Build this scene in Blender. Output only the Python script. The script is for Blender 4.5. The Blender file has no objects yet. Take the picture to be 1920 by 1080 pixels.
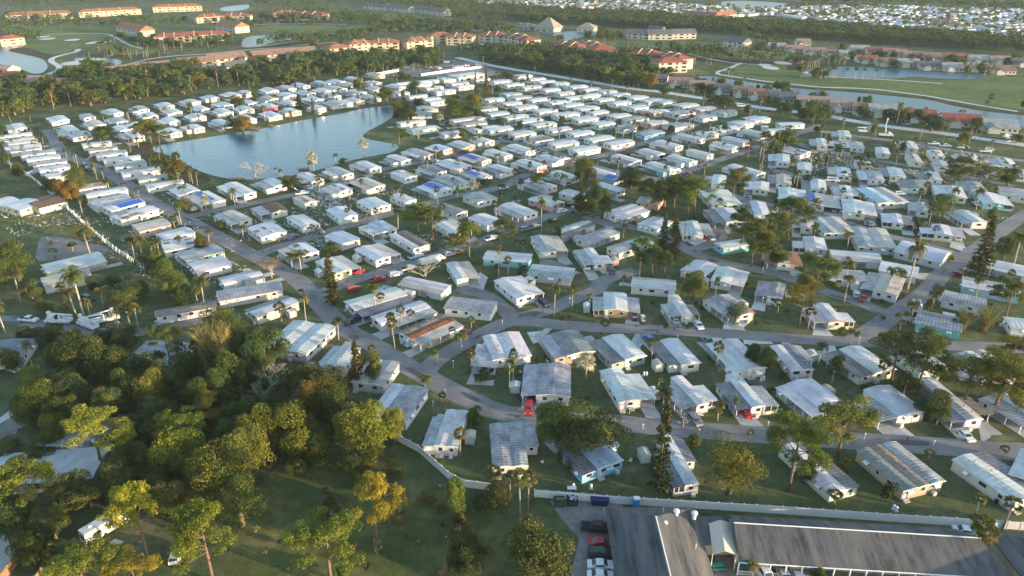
HAZE=.00006
import bpy, math, random
import numpy as np
from mathutils import Vector, Matrix
R=random.Random(7)
NR=np.random.RandomState(7)
rad=math.radians
# ------------------------------------------------------------------ camera
F=1400.; PITCH=rad(25.2); CH=100.
scene=bpy.context.scene
COL=scene.collection
cam=bpy.data.cameras.new('camera'); camo=bpy.data.objects.new('camera',cam); COL.objects.link(camo)
cam.sensor_width=36; cam.lens=36*F/1920; cam.clip_start=1; cam.clip_end=9000
camo.location=(0,0,CH); camo.rotation_euler=(rad(90)-PITCH,0,0)
scene.camera=camo
def gp(x,y,z=0.):
    """photo pixel -> world point at height z"""
    u=(x-960)/F; v=(y-540)/F
    dy=math.cos(PITCH)-v*math.sin(PITCH); dz=-math.sin(PITCH)-v*math.cos(PITCH)
    t=(z-CH)/dz
    return (u*t,dy*t)
def pp(X,Y,Z=0.):
    dz=Z-CH
    f=Y*math.cos(PITCH)-dz*math.sin(PITCH); d=-dz*math.cos(PITCH)-Y*math.sin(PITCH)
    return (960+F*X/f,540+F*d/f)
def pxm(y):
    "pixels per metre at ground row y"
    return .905*(y+119)/CH
# ------------------------------------------------------------------ materials
def nodes(name):
    m=bpy.data.materials.new(name); m.use_nodes=True
    nt=m.node_tree; b=nt.nodes['Principled BSDF']
    return m,nt,b
def N(nt,t,**k):
    n=nt.nodes.new(t)
    for a,v in k.items():
        if a in('inputs',):
            for i,x in v.items(): n.inputs[i].default_value=x
        else: setattr(n,a,v)
    return n
def ramp(nt,src,stops):
    r=nt.nodes.new('ShaderNodeValToRGB'); e=r.color_ramp.elements
    e[0].position=stops[0][0]; e[0].color=(*stops[0][1],1)
    e[1].position=stops[-1][0]; e[1].color=(*stops[-1][1],1)
    for p,c in stops[1:-1]:
        q=e.new(p); q.color=(*c,1)
    nt.links.new(src,r.inputs[0]); return r.outputs[0]
def mul(nt,a,b,fac=1.,mode='MULTIPLY'):
    n=nt.nodes.new('ShaderNodeMix'); n.data_type='RGBA'; n.blend_type=mode
    if isinstance(fac,(int,float)): n.inputs[0].default_value=fac
    else: nt.links.new(fac,n.inputs[0])
    for i,s in((6,a),(7,b)):
        if isinstance(s,tuple): n.inputs[i].default_value=(*s[:3],1)
        else: nt.links.new(s,n.inputs[i])
    return n.outputs[2]
def noise(nt,scale,detail=4,coord='Object',rough=.55,vscale=None,off=None):
    tc=nt.nodes.new('ShaderNodeTexCoord'); n=nt.nodes.new('ShaderNodeTexNoise')
    n.inputs['Scale'].default_value=scale; n.inputs['Detail'].default_value=detail; n.inputs['Roughness'].default_value=rough
    src=tc.outputs[coord]
    if vscale or off is not None:
        mp=nt.nodes.new('ShaderNodeMapping'); nt.links.new(src,mp.inputs[0])
        if vscale: mp.inputs['Scale'].default_value=vscale
        if off is not None: nt.links.new(off,mp.inputs['Location'])
        src=mp.outputs[0]
    nt.links.new(src,n.inputs['Vector']); return n.outputs[0]
def offs(nt):
    oi=nt.nodes.new('ShaderNodeObjectInfo'); m=nt.nodes.new('ShaderNodeMath'); m.operation='MULTIPLY'; m.inputs[1].default_value=300
    nt.links.new(oi.outputs['Random'],m.inputs[0]); return oi,m.outputs[0]
M={}
def simple(name,c,rough=.6,var=.12,sc=1.5,spec=.3,metal=0):
    m,nt,b=nodes(name)
    n=noise(nt,sc); col=ramp(nt,n,[(.3,tuple(x*(1-var) for x in c)),(.7,tuple(min(1,x*(1+var)) for x in c))])
    nt.links.new(col,b.inputs['Base Color']); b.inputs['Roughness'].default_value=rough
    b.inputs['Specular IOR Level'].default_value=spec; b.inputs['Metallic'].default_value=metal
    M[name]=m; return m
def objcol(name,rough=.6,spec=.3,grime=(.62,.6,.57),gsc=.5,glo=.42,ghi=.75,rib=0,vs=None,ribc=.7):
    """surface tinted by the object's own paint colour, with dirt"""
    m,nt,b=nodes(name); oi,of=offs(nt)
    g=noise(nt,gsc,6,'Object',.65,vs,of)
    dirt=ramp(nt,g,[(glo,(1,1,1)),(ghi,grime)])
    c=mul(nt,oi.outputs['Color'],dirt)
    f=noise(nt,6,3,'Object',.6,None,of); c=mul(nt,c,ramp(nt,f,[(.35,(.93,.93,.93)),(.65,(1,1,1))]))
    if rib:
        tc=nt.nodes.new('ShaderNodeTexCoord'); w=nt.nodes.new('ShaderNodeTexWave'); w.bands_direction='Y'
        w.inputs['Scale'].default_value=rib; w.inputs['Distortion'].default_value=.6; w.inputs['Detail'].default_value=1; w.inputs['Detail Scale'].default_value=2
        nt.links.new(tc.outputs['Object'],w.inputs[0])
        g2=noise(nt,.35,4,'Object',.6,None,of)
        st=ramp(nt,w.outputs[0],[(.25,(ribc,ribc,ribc)),(.6,(1,1,1))])
        c=mul(nt,c,st,ramp(nt,g2,[(.35,(.15,)*3),(.62,(1,)*3)]))
    nt.links.new(c,b.inputs['Base Color']); b.inputs['Roughness'].default_value=rough; b.inputs['Specular IOR Level'].default_value=spec
    M[name]=m; return m
objcol('painted_wall',.65,.2,(.82,.8,.76),.8,.45,.8,0)
objcol('sheet_roof',.42,.45,(.56,.53,.5),.5,.4,.76,0,(1,.4,1))
objcol('ribbed_roof',.45,.4,(.45,.42,.4),.5,.38,.7,.36,(1,.6,1),.55)
objcol('shingle_roof',.85,.15,(.6,.58,.55),.6,.4,.75,0)
objcol('tile_roof',.75,.2,(.65,.6,.55),.3,.4,.75,.5,None,.75)
objcol('paint',.25,.5,(.85,.85,.85),1.,.5,.9)
objcol('plain',.6,.3,(.8,.8,.8),1.,.45,.85)
simple('white_trim',(.78,.78,.77),.5,.05)
simple('dark_screen',(.035,.04,.045),.35,.3,1.,.5)
simple('rubber',(.02,.02,.02),.8,.1)
simple('chrome',(.55,.55,.56),.25,.05,1,.5,.8)
simple('concrete',(.42,.41,.4),.85,.16,.5)
simple('pale_concrete',(.55,.54,.52),.85,.12,.5)
simple('wood',(.28,.17,.09),.8,.25,1.)
simple('vinyl',(.72,.73,.74),.45,.05,.5)
simple('bark',(.16,.12,.09),.9,.3,3)
simple('palm_bark',(.27,.235,.19),.9,.2,3)
simple('pale_bark',(.38,.33,.26),.9,.2,3)
simple('pine_bark',(.17,.115,.085),.9,.3,3)
simple('blue_tarp',(.02,.09,.42),.4,.25,.8)
simple('teal_water',(.05,.4,.42),.1,.1)
simple('tar_patch',(.1,.098,.1),.8,.25,2.)
simple('mulch',(.1,.06,.045),.95,.4,2)
simple('skin',(.45,.28,.2),.6,.05)
m,nt,b=nodes('window_glass'); b.inputs['Base Color'].default_value=(.03,.04,.05,1); b.inputs['Roughness'].default_value=.12; M['window_glass']=m
# asphalt
m,nt,b=nodes('asphalt')
n=noise(nt,.12,6,'Object',.6); n2=noise(nt,1.2,5,'Object',.7)
c=mul(nt,ramp(nt,n,[(.32,(.15,.14,.137)),(.5,(.215,.198,.192)),(.68,(.26,.24,.23))]),ramp(nt,n2,[(.28,(.6,.6,.6)),(.4,(.95,.95,.95)),(.72,(1.1,1.1,1.1))]))
nt.links.new(c,b.inputs['Base Color']); b.inputs['Roughness'].default_value=.85; M['asphalt']=m
m,nt,b=nodes('lot_ground')
n=noise(nt,.1,7,'Object',.65); n2=noise(nt,.8,5,'Object',.7)
c=mul(nt,ramp(nt,n,[(.3,(.1,.095,.085)),(.5,(.2,.185,.17)),(.7,(.3,.28,.26))]),ramp(nt,n2,[(.3,(.8,.8,.8)),(.7,(1.1,1.1,1.1))]))
nt.links.new(c,b.inputs['Base Color']); b.inputs['Roughness'].default_value=.9; M['lot_ground']=m
def grassmat(name,stops,sc=.05,sc2=.6,bump=.4):
    m,nt,b=nodes(name)
    n=noise(nt,sc,7,'Object',.6); n2=noise(nt,sc2,6,'Object',.7); n3=noise(nt,5.,4,'Object',.7)
    c=mul(nt,ramp(nt,n,stops),ramp(nt,n2,[(.3,(.65,.68,.6)),(.5,(1,1,1)),(.72,(1.35,1.3,1.1))]))
    c=mul(nt,c,ramp(nt,n3,[(.3,(.75,.75,.75)),(.7,(1.2,1.2,1.2))]))
    nt.links.new(c,b.inputs['Base Color']); b.inputs['Roughness'].default_value=.95; b.inputs['Specular IOR Level'].default_value=.1
    bp=nt.nodes.new('ShaderNodeBump'); bp.inputs['Strength'].default_value=bump; bp.inputs['Distance'].default_value=.3
    nt.links.new(n3,bp.inputs['Height']); nt.links.new(bp.outputs[0],b.inputs['Normal'])
    M[name]=m
grassmat('lawn',[(.3,(.058,.08,.034)),(.45,(.082,.105,.044)),(.56,(.115,.125,.058)),(.68,(.2,.175,.11))],.09,.5,.5)
grassmat('meadow_grass',[(.3,(.065,.088,.03)),(.48,(.1,.122,.042)),(.58,(.15,.155,.058)),(.7,(.24,.2,.1))],.07,.4,.9)
grassmat('fairway_grass',[(.3,(.09,.128,.045)),(.5,(.125,.158,.055)),(.7,(.175,.185,.07))],.02,.15,.1)
grassmat('rough_ground',[(.3,(.05,.065,.03)),(.5,(.075,.08,.04)),(.7,(.12,.1,.06))],.02,.1,.3)
grassmat('bank_scrub',[(.3,(.035,.045,.02)),(.5,(.07,.065,.03)),(.7,(.12,.085,.05))],.1,.6,.6)
# motel shingles: broad weather streaks running down the slope
m,nt,b=nodes('motel_shingles')
n=noise(nt,.3,8,'Object',.72,(1.9,.22,1)); n2=noise(nt,4.5,5,'Object',.75); n3=noise(nt,.08,3,'Object',.5)
c=mul(nt,ramp(nt,n,[(.36,(.035,.036,.04)),(.5,(.1,.098,.1)),(.74,(.18,.168,.155))]),ramp(nt,n2,[(.3,(.85,.85,.85)),(.7,(1.1,1.1,1.1))]))
c=mul(nt,c,ramp(nt,n3,[(.4,(.85,.9,.95)),(.6,(1.1,1.05,1.))]))
nt.links.new(c,b.inputs['Base Color']); b.inputs['Roughness'].default_value=.85; M['motel_shingles']=m
# water
m,nt,b=nodes('lake_water')
b.inputs['Base Color'].default_value=(.012,.075,.135,1); b.inputs['Roughness'].default_value=.05; b.inputs['Specular IOR Level'].default_value=.42; b.inputs['IOR'].default_value=1.33
n=noise(nt,1.4,3,'Object',.6); n2=noise(nt,.25,3,'Object',.5)
mx=nt.nodes.new('ShaderNodeMath'); mx.operation='ADD'; nt.links.new(n,mx.inputs[0]); nt.links.new(n2,mx.inputs[1])
bp=nt.nodes.new('ShaderNodeBump'); bp.inputs['Strength'].default_value=.5; bp.inputs['Distance'].default_value=.15
nt.links.new(mx.outputs[0],bp.inputs['Height']); nt.links.new(bp.outputs[0],b.inputs['Normal']); M['lake_water']=m
m2=m.copy(); m2.name='pond_water'; q=m2.node_tree.nodes['Principled BSDF']; q.inputs['Roughness'].default_value=.3; q.inputs['Specular IOR Level'].default_value=.3; q.inputs['Base Color'].default_value=(.03,.09,.14,1); M['pond_water']=m2
# leaves
def leaf(name,c0,c1,c2,trans=.3,sc=.25):
    m,nt,b=nodes(name); oi,of=offs(nt)
    n=noise(nt,sc,3,'Object',.6,None,of); n2=noise(nt,2.5,2,'Object',.6,None,of)
    c=ramp(nt,n,[(.32,c0),(.5,c1),(.68,c2)])
    c=mul(nt,c,ramp(nt,n2,[(.3,(.7,.75,.7)),(.7,(1.25,1.2,1.1))]))
    c=mul(nt,c,ramp(nt,oi.outputs['Random'],[(0,(.75,.85,.8)),(.5,(1,1,1)),(1,(1.3,1.15,1.)) ]))
    c=mul(nt,c,oi.outputs['Color'])
    nt.links.new(c,b.inputs['Base Color']); b.inputs['Roughness'].default_value=.7; b.inputs['Specular IOR Level'].default_value=.15
    tr=nt.nodes.new('ShaderNodeBsdfTranslucent'); nt.links.new(c,tr.inputs[0])
    mx=nt.nodes.new('ShaderNodeMixShader'); mx.inputs[0].default_value=trans
    nt.links.new(b.outputs[0],mx.inputs[1]); nt.links.new(tr.outputs[0],mx.inputs[2])
    nt.links.new(mx.outputs[0],nt.nodes['Material Output'].inputs[0]); M[name]=m
leaf('oak_leaves',(.038,.069,.024),(.07,.108,.032),(.128,.155,.044))
leaf('pine_needles',(.06,.095,.026),(.11,.148,.034),(.175,.2,.042))
leaf('norfolk_needles',(.03,.05,.018),(.05,.07,.022),(.1,.095,.035))
leaf('palm_fronds',(.05,.075,.022),(.085,.105,.03),(.15,.135,.05))
leaf('silver_fronds',(.3,.32,.26),(.42,.42,.34),(.5,.48,.36))
leaf('bamboo_leaves',(.1,.11,.02),(.17,.16,.03),(.26,.21,.05))
leaf('dry_grass',(.12,.1,.05),(.2,.17,.09),(.28,.24,.13))
# ------------------------------------------------------------------ mesh helpers
class MB:
    def __init__(s): s.v=[]; s.f=[]; s.m=[]
    def add(s,v,f,mi=0):
        o=len(s.v); s.v+=v; s.f+=[tuple(i+o for i in q) for q in f]; s.m+=[mi]*len(f)
    def box(s,x0,x1,y0,y1,z0,z1,mi=0):
        s.add([(x0,y0,z0),(x1,y0,z0),(x1,y1,z0),(x0,y1,z0),(x0,y0,z1),(x1,y0,z1),(x1,y1,z1),(x0,y1,z1)],
              [(0,3,2,1),(4,5,6,7),(0,1,5,4),(1,2,6,5),(2,3,7,6),(3,0,4,7)],mi)
    def hexa(s,p,mi=0):
        "8 points: bottom 4 then top 4"
        s.add(list(p),[(0,3,2,1),(4,5,6,7),(0,1,5,4),(1,2,6,5),(2,3,7,6),(3,0,4,7)],mi)
    def prof(s,pts,x0,x1,mi=0,axis='x'):
        "extrude a (y,z) outline from x0 to x1"
        n=len(pts)
        if axis=='x': v=[(x0,a,b) for a,b in pts]+[(x1,a,b) for a,b in pts]
        else: v=[(a,x0,b) for a,b in pts]+[(a,x1,b) for a,b in pts]
        s.add(v,[tuple(range(n-1,-1,-1)),tuple(range(n,2*n))]+[(i,(i+1)%n,n+(i+1)%n,n+i) for i in range(n)],mi)
    def tube(s,pts,rs,n=6,mi=0):
        pts=[Vector(p) for p in pts]; o=len(s.v)
        for i,p in enumerate(pts):
            d=(pts[min(i+1,len(pts)-1)]-pts[max(i-1,0)]).normalized()
            a=d.orthogonal().normalized(); b=d.cross(a)
            for k in range(n):
                t=2*math.pi*k/n; q=p+(a*math.cos(t)+b*math.sin(t))*rs[i]; s.v.append(tuple(q))
        for i in range(len(pts)-1):
            for k in range(n):
                s.f.append((o+i*n+k,o+i*n+(k+1)%n,o+(i+1)*n+(k+1)%n,o+(i+1)*n+k)); s.m.append(mi)
        s.f.append(tuple(o+(len(pts)-1)*n+k for k in range(n))); s.m.append(mi)
        s.f.append(tuple(o+k for k in range(n-1,-1,-1))); s.m.append(mi)
    def mesh(s,name,mats,smooth=False):
        me=bpy.data.meshes.new(name); me.from_pydata(s.v,[],s.f)
        for x in (mats if isinstance(mats,(list,tuple)) else [mats]): me.materials.append(M[x] if isinstance(x,str) else x)
        if any(s.m): me.polygons.foreach_set('material_index',s.m)
        if smooth: me.polygons.foreach_set('use_smooth',[True]*len(s.f))
        me.update(); return me
    def obj(s,name,mats,parent=None,color=None,smooth=False,loc=None,rz=0):
        return mk(name,s.mesh(name,mats,smooth),parent,color,loc,rz)
def mk(name,me,parent=None,color=None,loc=None,rz=0):
    o=bpy.data.objects.new(name,me); COL.objects.link(o)
    if parent: o.parent=parent
    if color: o.color=(*color,1)
    if loc: o.location=loc
    if rz: o.rotation_euler=(0,0,rz)
    return o
def empty(name,loc,rz=0): return mk(name,None,None,None,loc,rz)
def copytree(o,parent=None):
    c=o.copy(); COL.objects.link(c); c.parent=parent
    for ch in kids.get(o.name,[]): copytree(ch,c)
    return c
kids={}
def struct(o,kind='structure'): o['kind']=kind; return o
# ------------------------------------------------------------------ labels
REG=[]
ONES='first second third fourth fifth sixth seventh eighth ninth tenth eleventh twelfth thirteenth fourteenth fifteenth sixteenth seventeenth eighteenth nineteenth'.split()
def ordn(n):
    if n<20: return ONES[n-1]
    t=['','','twent','thirt','fort','fift','sixt','sevent','eight','ninet'][n//10]
    if n>=100: return 'hundred and '+ordn(n-100) if n>100 else 'hundredth'
    return t+'ieth' if n%10==0 else t+'y-'+ONES[n%10-1]
def reg(o,desc,cat,zone,group,same=None):
    """desc = its look; zone = where it stands; the ordinal is counted among things of the same 'same' word in that zone"""
    o['category']=cat; o['group']=group
    REG.append((o,desc,zone,same or desc))
def tag(o,label,cat,group=None):
    o['label']=label; o['category']=cat
    if group: o['group']=group
    return o
def finish_labels():
    d={}
    for o,desc,zone,same in REG: d.setdefault((zone,same),[]).append((o,desc))
    for (zone,same),l in d.items():
        l.sort(key=lambda t:pp(t[0].location.x,t[0].location.y)[0])
        for i,(o,desc) in enumerate(l):
            if len(l)==1: s='%s %s'%(desc,zone)
            else: s='%s, %s from left %s'%(desc,ordn(i+1),zone)
            o['label']=s
# ------------------------------------------------------------------ mobile homes
CC=dict(w=(.61,.615,.63),o=(.7,.69,.67),g=(.46,.47,.49),d=(.25,.26,.28),k=(.24,.24,.255),t=(.5,.44,.38),b=(.24,.15,.1),r=(.33,.13,.07),l=(.45,.56,.66),p=(.62,.5,.5),n=(.3,.25,.21),
        cream=(.65,.63,.58),white=(.66,.66,.66),tan=(.5,.38,.28),blue=(.35,.5,.62),teal=(.22,.5,.52),mint=(.5,.64,.56),pink=(.62,.38,.36),hot=(.65,.14,.25),yellow=(.66,.6,.44),grey=(.45,.46,.48),sage=(.4,.43,.38),sky=(.25,.5,.65),lilac=(.5,.45,.65),wood=(.42,.25,.12))
CN=dict(w='white',o='off-white',g='grey',d='dark grey',k='streaked grey',t='tan',b='brown',r='rust-red',l='pale blue',p='pinkish',n='dull brown')
HOMES=[]   # (center, theta, W, L) for keeping scatter off them
class Home:
    def __init__(h,cx,cy,th,W,L,strips,wall,zone,near,opts):
        h.rt=empty('mobile_home',(cx,cy,0),th-math.pi/2); h.W=W; h.L=L; h.near=near
        h.cx,h.cy,h.th=cx,cy,th
        HOMES.append((cx,cy,th,W,L))
        ct=math.cos(-(th-math.pi/2)); st=math.sin(-(th-math.pi/2))
        h.cl=(-cx*ct+cy*st,-cx*st-cy*ct)     # camera in local axes
        wc=tuple(min(.8,x*R.uniform(.93,1.05)) for x in CC[wall]); h.wc=wc
        x=-W/2; n=len(strips); h.win=0
        kinds=[s[0] for s in strips]
        mi=max(range(n),key=lambda i:(kinds[i]=='m',strips[i][1]))
        col=CC[strips[mi][2]]; desc=CN[strips[mi][2]]+'-roofed'
        for i,(k,fr,c,a,b) in enumerate(strips):
            x1=x+W*fr; y0=-L/2+a*L; y1=-L/2+b*L
            lo=(i==0) or kinds[i-1]!='m'; hi=(i==n-1) or kinds[i+1]!='m'
            rc=tuple(v*R.uniform(.94,1.04) for v in CC[c])
            if k=='m': h.main(x,x1,y0,y1,rc,c,i==0,i==n-1,i==mi,kinds,i,opts)
            else:
                side=-1 if (i<mi) else 1
                h.wing(k,x,x1,y0,y1,rc,c,side,opts)
            x=x1
        ex=''
        if 'X' in opts: ex=' storm-torn'
        cp=[CN[s[2]] for s in strips if s[0]!='m' and s[2]!=strips[mi][2]]
        wd='' if wall in('white','cream') else ' '+wall.replace('hot','hot-pink')+'-walled'
        desc+=ex+wd+' mobile home'
        desc=desc.replace('storm-torn blue-walled','torn')
        if cp and len(desc.split())+len(ex.split())+len(wd.split())<5: desc+=', '+cp[0]+' carport'
        if 'S' in opts: desc=desc.replace('mobile home','small shed')
        reg(h.rt,desc,'mobile home',zone,'mobile homes of the park' ,'home')
    def vis(h,nx,ny,px,py):
        return (h.cl[0]-px)*nx+(h.cl[1]-py)*ny>0
    def windows(h,nx,ny,p0,p1,z0,z1,step,ww=1.1,frame='white_trim'):
        if not h.vis(nx,ny,(p0[0]+p1[0])/2,(p0[1]+p1[1])/2): return
        ln=math.hypot(p1[0]-p0[0],p1[1]-p0[1]); k=max(1,int(ln/step))
        if h.near<2: k=min(k,3 if h.near else 2)
        for j in range(k):
            t=(j+.5)/k+R.uniform(-.06,.06)
            qx=p0[0]+(p1[0]-p0[0])*t; qy=p0[1]+(p1[1]-p0[1])*t
            w=ww*R.choice((.8,1,1,1.5))/2
            if ln<2*w+.4: continue
            m=MB(); e=.05
            if nx: a,b=(qx,qx+nx*e) if nx>0 else (qx-e,qx); m.box(a,b,qy-w-.08,qy+w+.08,z0-.08,z1+.08,0); a2=qx+nx*(e+.012); m.box(min(qx+nx*.02,a2),max(qx+nx*.02,a2),qy-w,qy+w,z0,z1,1)
            else: a,b=(qy,qy+ny*e) if ny>0 else (qy-e,qy); m.box(qx-w-.08,qx+w+.08,a,b,z0-.08,z1+.08,0); a2=qy+ny*(e+.012); m.box(qx-w,qx+w,min(qy+ny*.02,a2),max(qy+ny*.02,a2),z0,z1,1)
            wo=m.obj('window',[frame,'window_glass'],h.rt)
            if h.near and R.random()<.3:
                a=MB(); g=.75; zt=z1+.12; zb=z1-.35
                if nx: p_=[(qx+nx*.06,qy-w-.1,zt),(qx+nx*.06,qy+w+.1,zt),(qx+nx*g,qy+w+.1,zb),(qx+nx*g,qy-w-.1,zb)]
                else: p_=[(qx-w-.1,qy+ny*.06,zt),(qx+w+.1,qy+ny*.06,zt),(qx+w+.1,qy+ny*g,zb),(qx-w-.1,qy+ny*g,zb)]
                a.hexa([(u0,u1,u2-.04) for u0,u1,u2 in p_]+p_); a.obj('awning','white_trim',wo)
    def main(h,x0,x1,y0,y1,rc,c,ol,orr,ismain,kinds,i,opts):
        w=x1-x0; ev=2.5+.05*i; rg=ev+min(.5,.07*w)
        if 'V' in opts: rg=ev+.14*w
        i0=.0 if not ol else .02; xm=(x0+x1)/2
        m=MB(); a,b=x0+.02,x1-.02
        p=[(a,.0),(b,.0),(b,ev),(xm,rg-.03),(a,ev)]
        m.prof(p,y0,y1,0,'y'); m.obj('wall','painted_wall',h.rt,h.wc)
        if h.near>=1:
            s=MB(); s.box(x0-.015,x1+.015,y0-.03,y1+.03,0,.5); s.obj('skirting','plain',h.rt,tuple(v*.85 for v in h.wc))
        ol_=.3 if ol else .0; or_=.3 if orr else .0
        e=.28; t=.1; sl=(rg-ev)/(w/2)
        m=MB(); n=5 if 'V' in opts else 1
        xs=[x0-ol_]+[x0+w/2*k/n for k in range(1,n)]+[xm]+[x1-w/2*k/n for k in range(n-1,0,-1)]+[x1+or_]
        def zz(x):
            u=min(abs(x-xm)/(w/2),1.2)
            if n>1: return rg-(rg-ev)*u*u+.02
            return rg-(rg-ev)*u+.02
        for q in range(len(xs)-1):
            xa,xb=xs[q],xs[q+1]; za,zb=zz(xa),zz(xb)
            m.hexa([(xa,y0-e,za),(xb,y0-e,zb),(xb,y1+e,zb),(xa,y1+e,za),(xa,y0-e,za+t),(xb,y0-e,zb+t),(xb,y1+e,zb+t),(xa,y1+e,za+t)])
        if h.near>=2:
            q=.25
            while q<y1-y0:
                for (qa,qb) in zip(xs,xs[1:]): m.hexa([(qa,y0+q,zz(qa)+t-.01),(qb,y0+q,zz(qb)+t-.01),(qb,y0+q+.07,zz(qb)+t-.01),(qa,y0+q+.07,zz(qa)+t-.01),(qa,y0+q,zz(qa)+t+.045),(qb,y0+q,zz(qb)+t+.045),(qb,y0+q+.07,zz(qb)+t+.045),(qa,y0+q+.07,zz(qa)+t+.045)])
                q+=.62 if c in'gk' else 1.22
        mat='shingle_roof' if c in'dbnr' else ('ribbed_roof' if c in 'kg' else 'sheet_roof')
        ro=m.obj('roof',mat,h.rt,rc)
        if h.near>=2 and 'F' not in opts:
            m=MB(); z=zz(x0-ol_)
            m.prof([(x0-ol_-.02,z-.1),(xm,rg-.09),(x1+or_+.02,zz(x1+or_)-.1),(x1+or_+.02,zz(x1+or_)+t+.03),(xm,rg+t+.04),(x0-ol_-.02,z+t+.03)],y0-e-.06,y0-e-.005,0,'y')
            tc=(.62,.08,.05) if 'R' in opts else (.8,.8,.8)
            m.obj('fascia','plain',ro,tc)
            for q in range(R.randint(1,3)):
                vx=R.uniform(x0+.8,x1-.8); vy=R.uniform(y0+1,y1-1); v=MB(); v.tube([(vx,vy,zz(vx)),(vx,vy,zz(vx)+.45)],[.09,.09],6); v.box(vx-.17,vx+.17,vy-.17,vy+.17,zz(vx)+.45,zz(vx)+.52); v.obj('roof_vent','chrome',ro)
        if 'B' in opts and ismain:
            m=MB(); xa=x0+.1; xb=xm-.1 if R.random()<.6 else x1-.3; ya=y0+(y1-y0)*R.uniform(.05,.35); yb=y1-.2
            for (q0,q1) in ((xa,min(xb,xm)),(xm,xb)):
                if q1-q0<.3: continue
                m.hexa([(q0,ya,zz(q0)+t+.02),(q1,ya,zz(q1)+t+.02),(q1,yb,zz(q1)+t+.02),(q0,yb,zz(q0)+t+.02),(q0,ya,zz(q0)+t+.07),(q1,ya,zz(q1)+t+.07),(q1,yb,zz(q1)+t+.07),(q0,yb,zz(q0)+t+.07)])
            m.obj('blue_tarp','blue_tarp',ro)
        if 'X' in opts and ismain:
            for q in range(3):
                m=MB()
                xa=R.uniform(x0,x1-2.); ya=R.uniform(y0,y1-3.); xb=min(xa+R.uniform(1.5,3),x1-.1); yb=min(ya+R.uniform(2,5),y1)
                if xa<xm<xb: xb=xm
                z=t+.03+.012*q
                m.hexa([(xa,ya,zz(xa)+z),(xb,ya,zz(xb)+z),(xb,yb,zz(xb)+z),(xa,yb,zz(xa)+z),(xa,ya,zz(xa)+z+.006),(xb,ya,zz(xb)+z+.006),(xb,yb,zz(xb)+z+.006),(xa,yb,zz(xa)+z+.006)]); m.obj('exposed_roof_deck','wood',ro)
        # openings
        if h.near>=1 or ismain:
            h.windows(0,-1,(x0+.3,y0),(x1-.3,y0),1.25,2.1,2.6)
            if h.near>=1 and ol: h.windows(-1,0,(x0+.02,y0+.8),(x0+.02,y1-.8),1.25,2.1,3.4)
            if orr: h.windows(1,0,(x1-.02,y0+.8),(x1-.02,y1-.8),1.25,2.1,3.4)
        if h.near>=2 and ismain and R.random()<.7:
            dx=R.uniform(x0+.3,x0+.5); d=MB(); d.box(dx,dx+.9,y0-.05,y0,.45,2.45); dd=d.obj('door','plain',h.rt,(.7,.7,.7))
            s=MB(); s.box(dx-.2,dx+1.1,y0-1.,y0-.06,0,.2); s.box(dx-.2,dx+1.1,y0-.55,y0-.06,.2,.42); s.obj('steps','concrete',h.rt)
        if h.near>=2 and R.random()<.5:
            a=MB(); ax=R.uniform(x0+.5,x1-1.2); a.box(ax,ax+.8,y0-.9,y0-.1,.0,.8); a.obj('air_conditioner','plain',h.rt,(.6,.6,.58))
    def wing(h,k,x0,x1,y0,y1,rc,c,side,opts):
        hi,lo=(2.46,2.2); zl,zr=(lo,hi) if side<0 else (hi,lo)
        xl,xr=(x0-.25,x1+.02) if side<0 else (x0-.02,x1+.25)
        m=MB(); t=.07; e=.22
        m.hexa([(xl,y0-e,zl),(xr,y0-e,zr),(xr,y1+e,zr),(xl,y1+e,zl),(xl,y0-e,zl+t),(xr,y0-e,zr+t),(xr,y1+e,zr+t),(xl,y1+e,zl+t)])
        ro=m.obj('carport_roof' if k!='p' else 'porch_roof','ribbed_roof' if c in'gkdno' else 'sheet_roof',h.rt,rc)
        xo=x0+.1 if side<0 else x1-.1; xi=x1-.02 if side<0 else x0+.02; a,b=min(xo,xi),max(xo,xi); zt=2.18
        ys,ye=y0,y1; L=y1-y0
        if k=='p': sh=(y0,y1)
        elif 'n' in opts: sh=(y1-.32*L,y1)       # open towards the near end
        else: sh=(y0,y0+.3*L)
        f=MB()
        if k=='p': f.box(a,b,sh[0]+.05,sh[1]-.05,0,.85)
        else: f.box(a,b,sh[0]+.05,sh[1]-.05,0,zt)
        f.obj('shed_wall' if k!='p' else 'porch_wall','painted_wall',h.rt,h.wc)
        if k=='p':
            s=MB(); s.box(a+.06,b-.06,sh[0]+.1,sh[1]-.1,.85,zt-.05); s.obj('porch_screen','dark_screen',h.rt)
            st=1.9 if h.near else 4
            nn=max(2,int((sh[1]-sh[0])/st)); 
            P=[(xo-side*.04,sh[0]+.1+(sh[1]-sh[0]-.2)*j/nn) for j in range(nn+1)]+[((a+b)/2,sh[0]+.1)]
        else:
            oy0,oy1=(y0,sh[0]) if 'n' in opts else (sh[1],y1)
            nn=max(1,int((oy1-oy0)/(2.6 if h.near else 6))); P=[(xo-side*.04,oy0+.1+(oy1-oy0-.2)*j/nn) for j in range(nn+1)]
            if 'n' in opts: P=P[:-1]
            else: P=P[1:]
            if h.near:
                h.windows(0,-1,(a+.2,sh[0]+.05),(b-.2,sh[0]+.05),1.2,1.95,2.5,.8)
                if side<0: h.windows(-1,0,(a,sh[0]+.5),(a,sh[1]-.5),1.2,1.95,2.5,.8)
            fl=MB(); fl.box(a,b,oy0,oy1,.0,.05)
            DRV.append((h,a,b,y0 if 'n' in opts else y1,-1 if 'n' in opts else 1))
            fl.obj('carport_floor','concrete',h.rt)
            if 'n' in opts and h.vis(0,-1,0,y0):
                HCAR.append((h,(a+b)/2,y0+3.2))
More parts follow.
